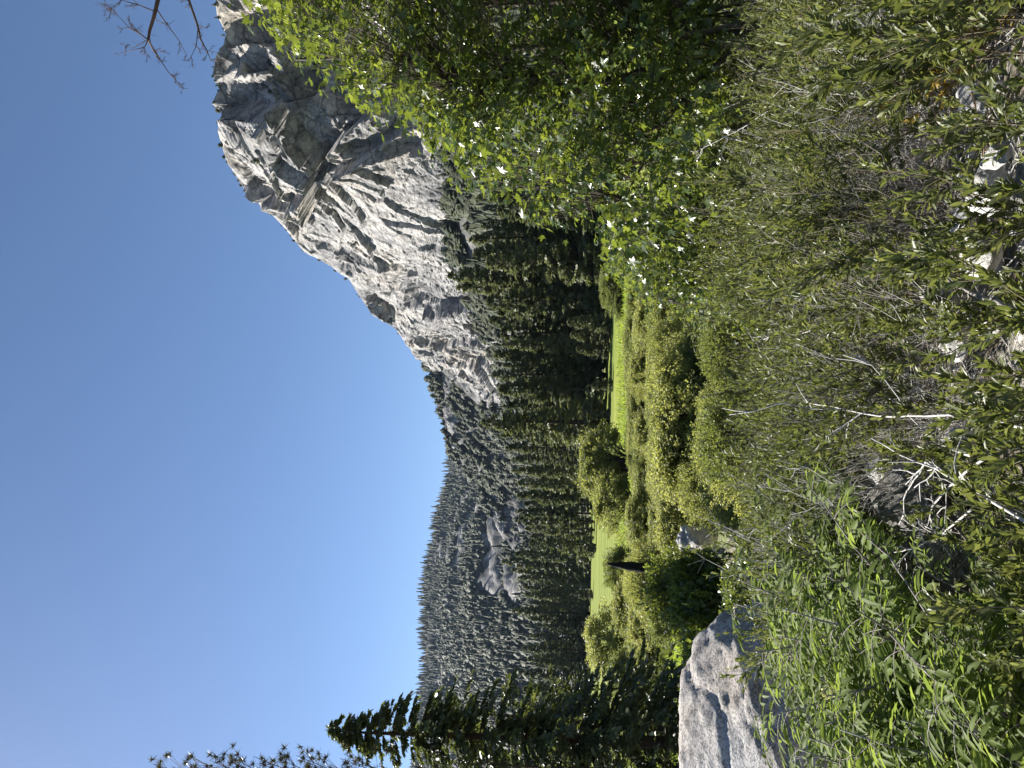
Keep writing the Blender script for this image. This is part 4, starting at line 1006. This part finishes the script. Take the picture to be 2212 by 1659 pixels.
def pebbles():
    rng = np.random.default_rng(19); b = MB()
    base = [rock_mesh(300 + i, 1, 1, .7, 'rock', 2, 7) for i in range(4)]
    B = []
    for me in base:
        v = np.zeros(len(me.vertices) * 3, np.float32); me.vertices.foreach_get('co', v)
        f = np.zeros(len(me.polygons) * 3, np.int32); me.polygons.foreach_get('vertices', f); B.append((v.reshape(-1, 3), f.reshape(-1, 3)))
    for i in range(1500):
        y = rng.uniform(1.9 ** .5, 10 ** .5) ** 2; x = rng.uniform(-.62, .62) * y
        v, f = B[i % 4]; s = .012 + .05 * rng.random() ** 3
        a = rng.random() * 6.3; R = np.array([[math.cos(a), -math.sin(a), 0], [math.sin(a), math.cos(a), 0], [0, 0, 1]])
        b.add(v @ R.T * s * rng.uniform(.7, 1.3, 3) + [x, y, float(ground(x, y)) + .05 * 0], f)
    tag(link('gravel', b.mesh('gravel', M['rock'], True)), 'pale granite pebbles scattered over the near slope', 'gravel', kind='stuff')
    for me in base: bpy.data.meshes.remove(me)
    # dry litter: twigs and dead leaves lying on the slope
    t, l = MB(), MB()
    for i in range(2600):
        y = rng.uniform(1.8 ** .5, 9 ** .5) ** 2; x = rng.uniform(-.62, .64) * y; a = rng.random() * 6.3; L = rng.uniform(.04, .35)
        p = np.array([x, y, float(ground(x, y)) + rng.uniform(.0, .06)]); d = np.array([math.cos(a), math.sin(a), rng.normal() * .25]) * L
        t.tube(np.array([p, p + d * .5 + rng.normal(size=3) * .012, p + d]), [.003, .0028, .0015], 3)
    tag(link('twig_litter', t.mesh('twig_litter', M['deadwood'])), 'bleached twigs littering the near slope', 'twigs', kind='stuff')
pebbles()

# ------------------------------------------------------------------ dead wood
def snag(name, u0, v0, u1, v1, y, w, label, seed):
    rng = np.random.default_rng(seed)
    b = at(u1, v1, y); g = float(ground(b[0], b[1])); b[2] = g - .2; t = at(u0, v0, y)
    n = 16; k = np.linspace(0, 1, n)[:, None]; p = (t - b) * k
    r = w * px(y) / 2 * (1.1 - .35 * k[:, 0]) * (1 + .12 * rng.normal(size=n)); r[-3:] *= [.85, .6, .3]
    m = MB(); m.tube(p, r, 9)
    V = m.V[0]; V += rng.normal(size=V.shape) * w * px(y) * .04
    for i in range(3):
        q = p[int(rng.integers(5, 13))]; d = rdir(rng, 1)[0] * w * px(y) * .9
        m.tube(np.array([q, q + d]), [w * px(y) * .12, w * px(y) * .05], 5)
    o = link(name, m.mesh(name, M['char'], False), None, tuple(b)); tag(o, label, 'dead tree')
snag('charred_snag', 441, 1314, 424, 1440, 50, 22, 'tall jagged charred snag leaning slightly among the willows', 1)
snag('charred_snag', 160, 1424, 156, 1482, 40, 17, 'short pointed charred stump beside the fir trunks', 2)

def log(pts, r0, r1, mat, label, name='fallen_branch', cat='branch', forks=0, seed=0, sides=8, fl=.5):
    rng = np.random.default_rng(seed + 500)
    r0, r1 = (r0 * .68, r1 * .68) if name != 'fallen_log' else (r0, r1)
    P = np.array([at(*p) for p in pts]); o0 = P[0].copy(); P = P - o0
    k = np.linspace(0, 1, len(P)); kk = np.linspace(0, 1, len(P) * 4)
    q = np.stack([np.interp(kk, k, P[:, c]) for c in range(3)], -1)
    w = rng.normal(size=q.shape) * (r0 * .35); w[0] = 0
    m = MB(); m.tube(q + w, np.linspace(r0, r1, len(kk)) * (1 + .08 * rng.normal(size=len(kk))), sides)
    ax = P[-1] - P[0]; Ln = np.linalg.norm(ax); ax /= Ln
    for i in range(forks):
        s = q[int(rng.integers(len(kk) // 4, len(kk)))]; d = ax * .8 + rdir(rng, 1)[0] * .8; d /= np.linalg.norm(d); L = Ln * fl * rng.uniform(.25, .7)
        e = [s]
        for _ in range(4): d = d + rng.normal(size=3) * .18; d /= np.linalg.norm(d); e.append(e[-1] + d * L / 4)
        m.tube(np.array(e), np.linspace(max(r1 * .7, .004), .002, 5), 4)
        for _ in range(2):
            d2 = d + rdir(rng, 1)[0] * .8; d2 /= np.linalg.norm(d2); j = int(rng.integers(1, 4)); m.tube(np.array([e[j], e[j] + d2 * L * .2, e[j] + d2 * L * .38 + rng.normal(size=3) * .01]), [.003, .0025, .0015], 3)
    o = link(name, m.mesh(name, M[mat], True), None, tuple(o0)); tag(o, label, cat)

for a in [
    ([(735, 2212, 2.4), (762, 2090, 2.75), (760, 1900, 3.5), (790, 1740, 4.4)], .009, .004, 'deadwood', 'long bleached stem rising from the lower edge through the shrubs', 'dead_branch', 'branch', 5, 1),
    ([(520, 2235, 2.3), (590, 2120, 2.5), (660, 2000, 2.9), (600, 1960, 3.1)], .009, .004, 'deadwood', 'pale forked branch lying across the dark lichened stone', 'dead_branch', 'branch', 8, 2),
    ([(690, 2160, 2.7), (620, 2060, 3.0), (560, 2010, 3.3)], .008, .004, 'deadwood', 'thin dead branch crossing in front of the dark stone', 'dead_branch', 'branch', 9, 3),
    ([(560, 2100, 3.0), (500, 2030, 3.3), (470, 1960, 3.6)], .007, .003, 'deadwood', 'tangled grey twig left of the dark stone', 'dead_branch', 'branch', 12, 4),
    ([(985, 2212, 2.5), (1010, 2130, 2.7), (1060, 2040, 3.0)], .016, .008, 'stem', 'thick grey branch near the lower edge below the leaf spray', 'dead_branch', 'branch', 6, 5),
    ([(1659, 2110, 3.5), (1590, 2070, 3.6), (1500, 2050, 3.6)], .06, .035, 'deadwood', 'pale weathered trunk lying at the lower right edge', 'fallen_log', 'log', 3, 6),
    ([(1640, 1830, 5.5), (1570, 1900, 4.9), (1500, 2040, 4.0)], .014, .02, 'deadwood', 'bleached bough slanting down to the pale fallen trunk', 'dead_branch', 'branch', 7, 7),
    ([(1400, 1690, 7.0), (1330, 1790, 6.0), (1440, 1880, 5.4), (1530, 1980, 4.6)], .01, .025, 'stem', 'long dark crooked branch slanting through the right thicket', 'dead_branch', 'branch', 6, 8),
    ([(1370, 1750, 6.6), (1420, 1830, 6.0), (1480, 1930, 5.2)], .012, .016, 'stem', 'grey bough beside the long crooked branch', 'dead_branch', 'branch', 8, 9),
    ([(1365, 1560, 7.6), (1330, 1700, 6.8), (1280, 1630, 6.9)], .008, .005, 'deadwood', 'angled white branch in front of the big maple foot', 'dead_branch', 'branch', 9, 10),
    ([(1420, 1660, 7.5), (1380, 1600, 7.8), (1330, 1500, 8.4)], .008, .003, 'deadwood', 'upright white twig beside the angled white branch', 'dead_branch', 'branch', 8, 11),
    ([(1420, 2015, 3.9), (1350, 2045, 3.8)], .011, .009, 'straw', 'short tan stick lying on the thicket', 'stick', 'stick', 0, 12),
    ([(1640, 2100, 3.2), (1500, 2095, 3.2), (1400, 2110, 3.1)], .010, .006, 'straw', 'tan pole beside the pale fallen trunk', 'stick', 'stick', 2, 13),
    ([(300, 2212, 2.6), (320, 2120, 2.8), (345, 2080, 3.0)], .007, .004, 'deadwood', 'pale curved twig under the ragged flower head', 'dead_branch', 'branch', 3, 14),
    ([(90, 2212, 2.7), (130, 2130, 2.9), (160, 2110, 3.0)], .009, .005, 'deadwood', 'white twig among the elderberry leaves near the corner', 'dead_branch', 'branch', 3, 15),
    ([(860, 1830, 5.6), (800, 1760, 6.2), (770, 1690, 7)], .007, .003, 'deadwood', 'white twig standing in the middle thicket', 'dead_branch', 'branch', 7, 16),
    ([(1130, 1890, 5), (1180, 1830, 5.5), (1240, 1800, 6)], .008, .003, 'deadwood', 'pale dead bough under the vine maple', 'dead_branch', 'branch', 9, 17),
    ([(980, 1820, 5.6), (940, 1740, 6.4), (930, 1660, 7.4)], .007, .003, 'deadwood', 'slender dead stem below the vine maple tip', 'dead_branch', 'branch', 6, 18)]:
    log(*a)

def brush_proto(seed, H, nst, spread, mat='deadwood', r=.006, twigs=7):
    rng = np.random.default_rng(seed); b = MB()
    for i in range(nst):
        d = np.array([rng.normal() * spread, rng.normal() * spread, 1.]); d /= np.linalg.norm(d); L = H * rng.uniform(.5, 1.1); p = rng.normal(size=3) * np.array([.05, .05, 0]); e = [p]
        for _ in range(6): d = d + rng.normal(size=3) * .09; d /= np.linalg.norm(d); e.append(e[-1] + d * L / 6)
        e = np.array(e); b.tube(e, np.linspace(r, r * .35, 7), 5)
        for _ in range(twigs):
            j = int(rng.integers(1, 7)); d2 = d + rdir(rng, 1)[0] * .8; d2 /= np.linalg.norm(d2); l2 = L * rng.uniform(.12, .4); m = e[j] + d2 * l2 * .5 + rng.normal(size=3) * .012; f = m + d2 * l2 * .5 + rng.normal(size=3) * .03
            b.tube(np.array([e[j], m, f]), [r * .5, r * .38, r * .2], 3)
            for _ in range(2): d3 = d2 + rdir(rng, 1)[0]; d3 /= np.linalg.norm(d3); b.tube(np.array([m, m + d3 * l2 * .4]), [r * .3, r * .18], 3)
    return b.mesh('dead_brush', M[mat])
BR = [brush_proto(91, 1.3, 9, .3), brush_proto(92, 1.0, 12, .5), brush_proto(93, .9, 8, .7, 'stem')]
def brushes():
    rng = np.random.default_rng(33)
    for (k, u, y, s, lean, lab) in [(0, 452, 7.0, 1.15, .25, 'fan of bare grey stems above the elderberry flower spike'), (1, 1330, 7.2, .95, 0, 'bare white brush in front of the maple trunk'), (1, 1480, 6.6, 1.0, 0, 'bare tangled brush on the right slope above the crooked branch'),
                                    (1, 1590, 6.0, .9, .2, 'bleached dead shrub at the right edge above the fallen trunk'), (2, 560, 3.75, .62, 0, 'grey dead twigs tangled over the dark lichened stone'), (2, 480, 4.1, .66, .2, 'grey dead twigs below the elderberry left of the dark stone'),
                                    (1, 1000, 5.8, .9, .1, 'white dead twigs under the vine maple tip'), (0, 860, 5.2, .7, .2, 'slender white dead stems in the middle thicket'), (1, 760, 4.3, .66, 0, 'dead white brush beside the long bleached stem'),
                                    (1, 1180, 5.0, .8, .2, 'dead twigs left of the crooked branch'), (2, 1560, 4.1, .7, 0, 'dark dead twigs around the pale fallen trunk'), (0, 1250, 8.6, 1.0, -.2, 'tall bare stems at the foot of the big maple'), (1, 640, 6.6, .8, .1, 'dead twigs above the lichened pale rock'), (0, 1420, 4.6, .7, .1, 'bare white stems near the tan stick'),
                                    (1, 930, 3.6, .5, 0, 'low dead twigs behind the ribbed white stone'), (1, 1120, 3.7, .55, 0, 'low dead twigs behind the flat pale stone')]:
        x = (u - CU) / FPX * y
        o = link('dead_brush', BR[k], None, (x, y, float(ground(x, y)) - .03), (0, lean * -1, rng.random() * 6.3), (s, s, s)); tag(o, lab, 'dead shrub')
brushes()
FINEBR = [brush_proto(94, 1.0, 16, .45, 'deadwood', .0038, 11), brush_proto(95, .9, 14, .6, 'deadwood', .0034, 12), brush_proto(96, 1.1, 13, .35, 'stem', .004, 10)]
def fine_brush():
    rng = np.random.default_rng(55)
    for (n, ulo, uhi, ylo, yhi, lab, grp) in [(14, 900, 1660, 3.6, 5.6, 'fine bleached twigs of dead brush in the near right thicket', 'dead brush in the near right thicket'), (16, 760, 1680, 5.6, 9, 'fine bleached twigs of dead brush on the right slope', 'dead brush on the right slope'),
                                              (9, 480, 820, 3.4, 6.5, 'fine bleached twigs of dead brush in the middle thicket', 'dead brush in the middle thicket'), (6, 300, 560, 4.6, 7.5, 'fine bleached twigs among the elderberries', 'dead brush among the elderberries')]:
        for i in range(n):
            y = rng.uniform(ylo, yhi); x = (rng.uniform(ulo, uhi) - CU) / FPX * y; s = rng.uniform(.75, 1.1)
            tag(link('dead_brush', FINEBR[i % 3], None, (x, y, float(ground(x, y)) - .03), (rng.normal() * .2, rng.normal() * .2, rng.random() * 6.3), (s, s, s)), lab, 'dead shrub', grp)
fine_brush()

# rusty and yellow patches in the thicket
RUST = shrub_proto(66, .5, .25, 10, 8, 14, .045, 'redleaf', .6); YEL = shrub_proto(67, .55, .3, 14, 9, 14, .05, 'yellowleaf', .6)
rng = np.random.default_rng(8)
for (pr, u, y, s, lab) in [(RUST, 1395, 6.4, .9, 'rust-brown withered shrub on the right slope'), (YEL, 1520, 3.5, .85, 'yellowing shrub with orange leaves at the lower right'), (YEL, 1610, 3.3, .8, 'yellow-green shrub with some orange leaves at the right edge'), (RUST, 1055, 6.2, .6, 'small orange withered sprig under the vine maple'), (YEL, 1475, 8.6, 1.2, 'pale yellow leaves under the maple stems')]:
    shrub(pr, (u - CU) / FPX * y, y, s, lab, None, rng)

# ------------------------------------------------------------------ grass
def grass():
    rng = np.random.default_rng(14); b = MB()
    n = 26000
    y = rng.uniform(42, 130, n) ** 1.0; u = rng.uniform(-60, 1150, n); x = (u - CU) / FPX * y
    z = ground(x, y); p = np.stack([x, y, z - .02], -1)
    xd = rdir(rng, n, 2.2); nr = rdir(rng, n)
    tone = np.clip(.5 + .6 * fbm(p * .12, 3, 4) + rng.normal(size=n) * .15, 0, 1)
    b.leaves(BLADE, p, xd, nr, rng.uniform(.35, .8, n), tone, 2.2)
    n = 9000
    y = rng.uniform(20, 46, n); u = rng.uniform(-40, 420, n); x = (u - CU) / FPX * y
    p = np.stack([x, y, ground(x, y) - .02], -1)
    b.leaves(BLADE, p, rdir(rng, n, 1.6), rdir(rng, n), rng.uniform(.4, .9, n), np.clip(.4 + .5 * fbm(p * .3, 3, 6) + rng.normal(size=n) * .2, 0, 1), 1.0)
    tag(link('grass', b.mesh('grass', M['grass'])), 'tall bright grass of the meadow and the bank beyond the boulder', 'grass', kind='stuff')
grass()
# bare brown patch of needles beyond the boulder
def needle_patch():
    n = 40; th = np.linspace(0, 2 * PI, n, endpoint=False); c = at(125, 1478, 41); V = []
    rs = np.linspace(0, 1, 12)
    for r in rs:
        for t in th:
            k = r * (1 + .25 * math.sin(3 * t + 1) + .1 * math.sin(7 * t)); x = c[0] + 1.7 * k * math.cos(t); yy = c[1] + 4.0 * k * math.sin(t)
            V.append((x, yy, float(ground(x, yy)) + .03 + .5 * (1 - r * r) * (1 + .3 * math.sin(5 * t))))
    f = [(i * n + j, i * n + (j + 1) % n, (i + 1) * n + (j + 1) % n, (i + 1) * n + j) for i in range(11) for j in range(n)]
    b = MB(); b.add(np.array(V), None, np.array(f))
    m = bark_mat('needle_litter', (.13, .085, .055), (.36, .25, .17), 9, .95, .8)
    tag(link('needle_mound', b.mesh('needle_mound', m, True)), 'brown mound of fallen needles between stump and fir trunks', 'mound', kind='thing')
needle_patch()

# ------------------------------------------------------------------ light, sky, camera
SUN_EL, SUN_AZ = rad(40), rad(-54)
sd = Vector((math.sin(SUN_AZ) * math.cos(SUN_EL), math.cos(SUN_AZ) * math.cos(SUN_EL), math.sin(SUN_EL)))
sl = bpy.data.lights.new('sun', 'SUN'); sl.energy = 5.0; sl.angle = rad(.53); sl.color = (1, .955, .88)
so = bpy.data.objects.new('sun', sl); C.objects.link(so); so.rotation_euler = sd.to_track_quat('Z', 'Y').to_euler()
# thin blue air over the valley
hz = bpy.data.materials.new('haze'); hz.use_nodes = True; hn = hz.node_tree; hn.nodes.clear()
ho = hn.nodes.new('ShaderNodeOutputMaterial'); hv = hn.nodes.new('ShaderNodeVolumePrincipled')
hv.inputs['Color'].default_value = (.55, .72, 1, 1); hv.inputs['Density'].default_value = .00002; hv.inputs['Anisotropy'].default_value = .1
hn.links.new(hv.outputs[0], ho.inputs['Volume'])
hb = MB(); X0, X1, Y0, Y1, Z0, Z1 = -4300, 4300, -300, 4300, -60, 640
hb.add([(X0, Y0, Z0), (X1, Y0, Z0), (X1, Y1, Z0), (X0, Y1, Z0), (X0, Y0, Z1), (X1, Y0, Z1), (X1, Y1, Z1), (X0, Y1, Z1)], None, [(3, 2, 1, 0), (4, 5, 6, 7), (0, 1, 5, 4), (1, 2, 6, 5), (2, 3, 7, 6), (3, 0, 4, 7)])
tag(link('haze', hb.mesh('haze', hz)), 'faint blue air over the valley', 'haze', kind='stuff')
w = bpy.data.worlds.new('World'); bpy.context.scene.world = w; w.use_nodes = True
nt = w.node_tree; nt.nodes.clear()
sky = nt.nodes.new('ShaderNodeTexSky'); sky.sky_type = 'NISHITA'; sky.sun_disc = False
sky.sun_elevation = SUN_EL; sky.sun_rotation = SUN_AZ; sky.altitude = 1200; sky.air_density = 1.0; sky.dust_density = .8; sky.ozone_density = 5.0
bg = nt.nodes.new('ShaderNodeBackground'); bg.inputs[1].default_value = .052
ow = nt.nodes.new('ShaderNodeOutputWorld'); nt.links.new(sky.outputs[0], bg.inputs[0]); nt.links.new(bg.outputs[0], ow.inputs[0])

cam = bpy.data.cameras.new('camera'); co = bpy.data.objects.new('camera', cam); C.objects.link(co)
cam.sensor_fit = 'HORIZONTAL'; cam.sensor_width = 36; cam.lens = FPX / 2212 * 36; cam.clip_start = .05; cam.clip_end = 12000
mt = Matrix((( -UP[0], RT[0], -FW[0], 0), (-UP[1], RT[1], -FW[1], 0), (-UP[2], RT[2], -FW[2], CAMZ), (0, 0, 0, 1)))
co.matrix_world = mt
sc = bpy.context.scene; sc.camera = co
sc.view_settings.view_transform = 'Standard'; sc.view_settings.look = 'None'; sc.view_settings.exposure = 1.4; sc.view_settings.gamma = 1
cy = sc.cycles
sc.render.engine = 'CYCLES'
cy.max_bounces = 6; cy.diffuse_bounces = 3; cy.glossy_bounces = 2; cy.transmission_bounces = 4; cy.transparent_max_bounces = 4
cy.caustics_reflective = False; cy.caustics_refractive = False; cy.sample_clamp_indirect = 6
cy.use_denoising = True; cy.denoiser = 'OPENIMAGEDENOISE'; cy.denoising_input_passes = 'RGB_ALBEDO_NORMAL'; cy.denoising_prefilter = 'ACCURATE'; cy.volume_bounces = 0
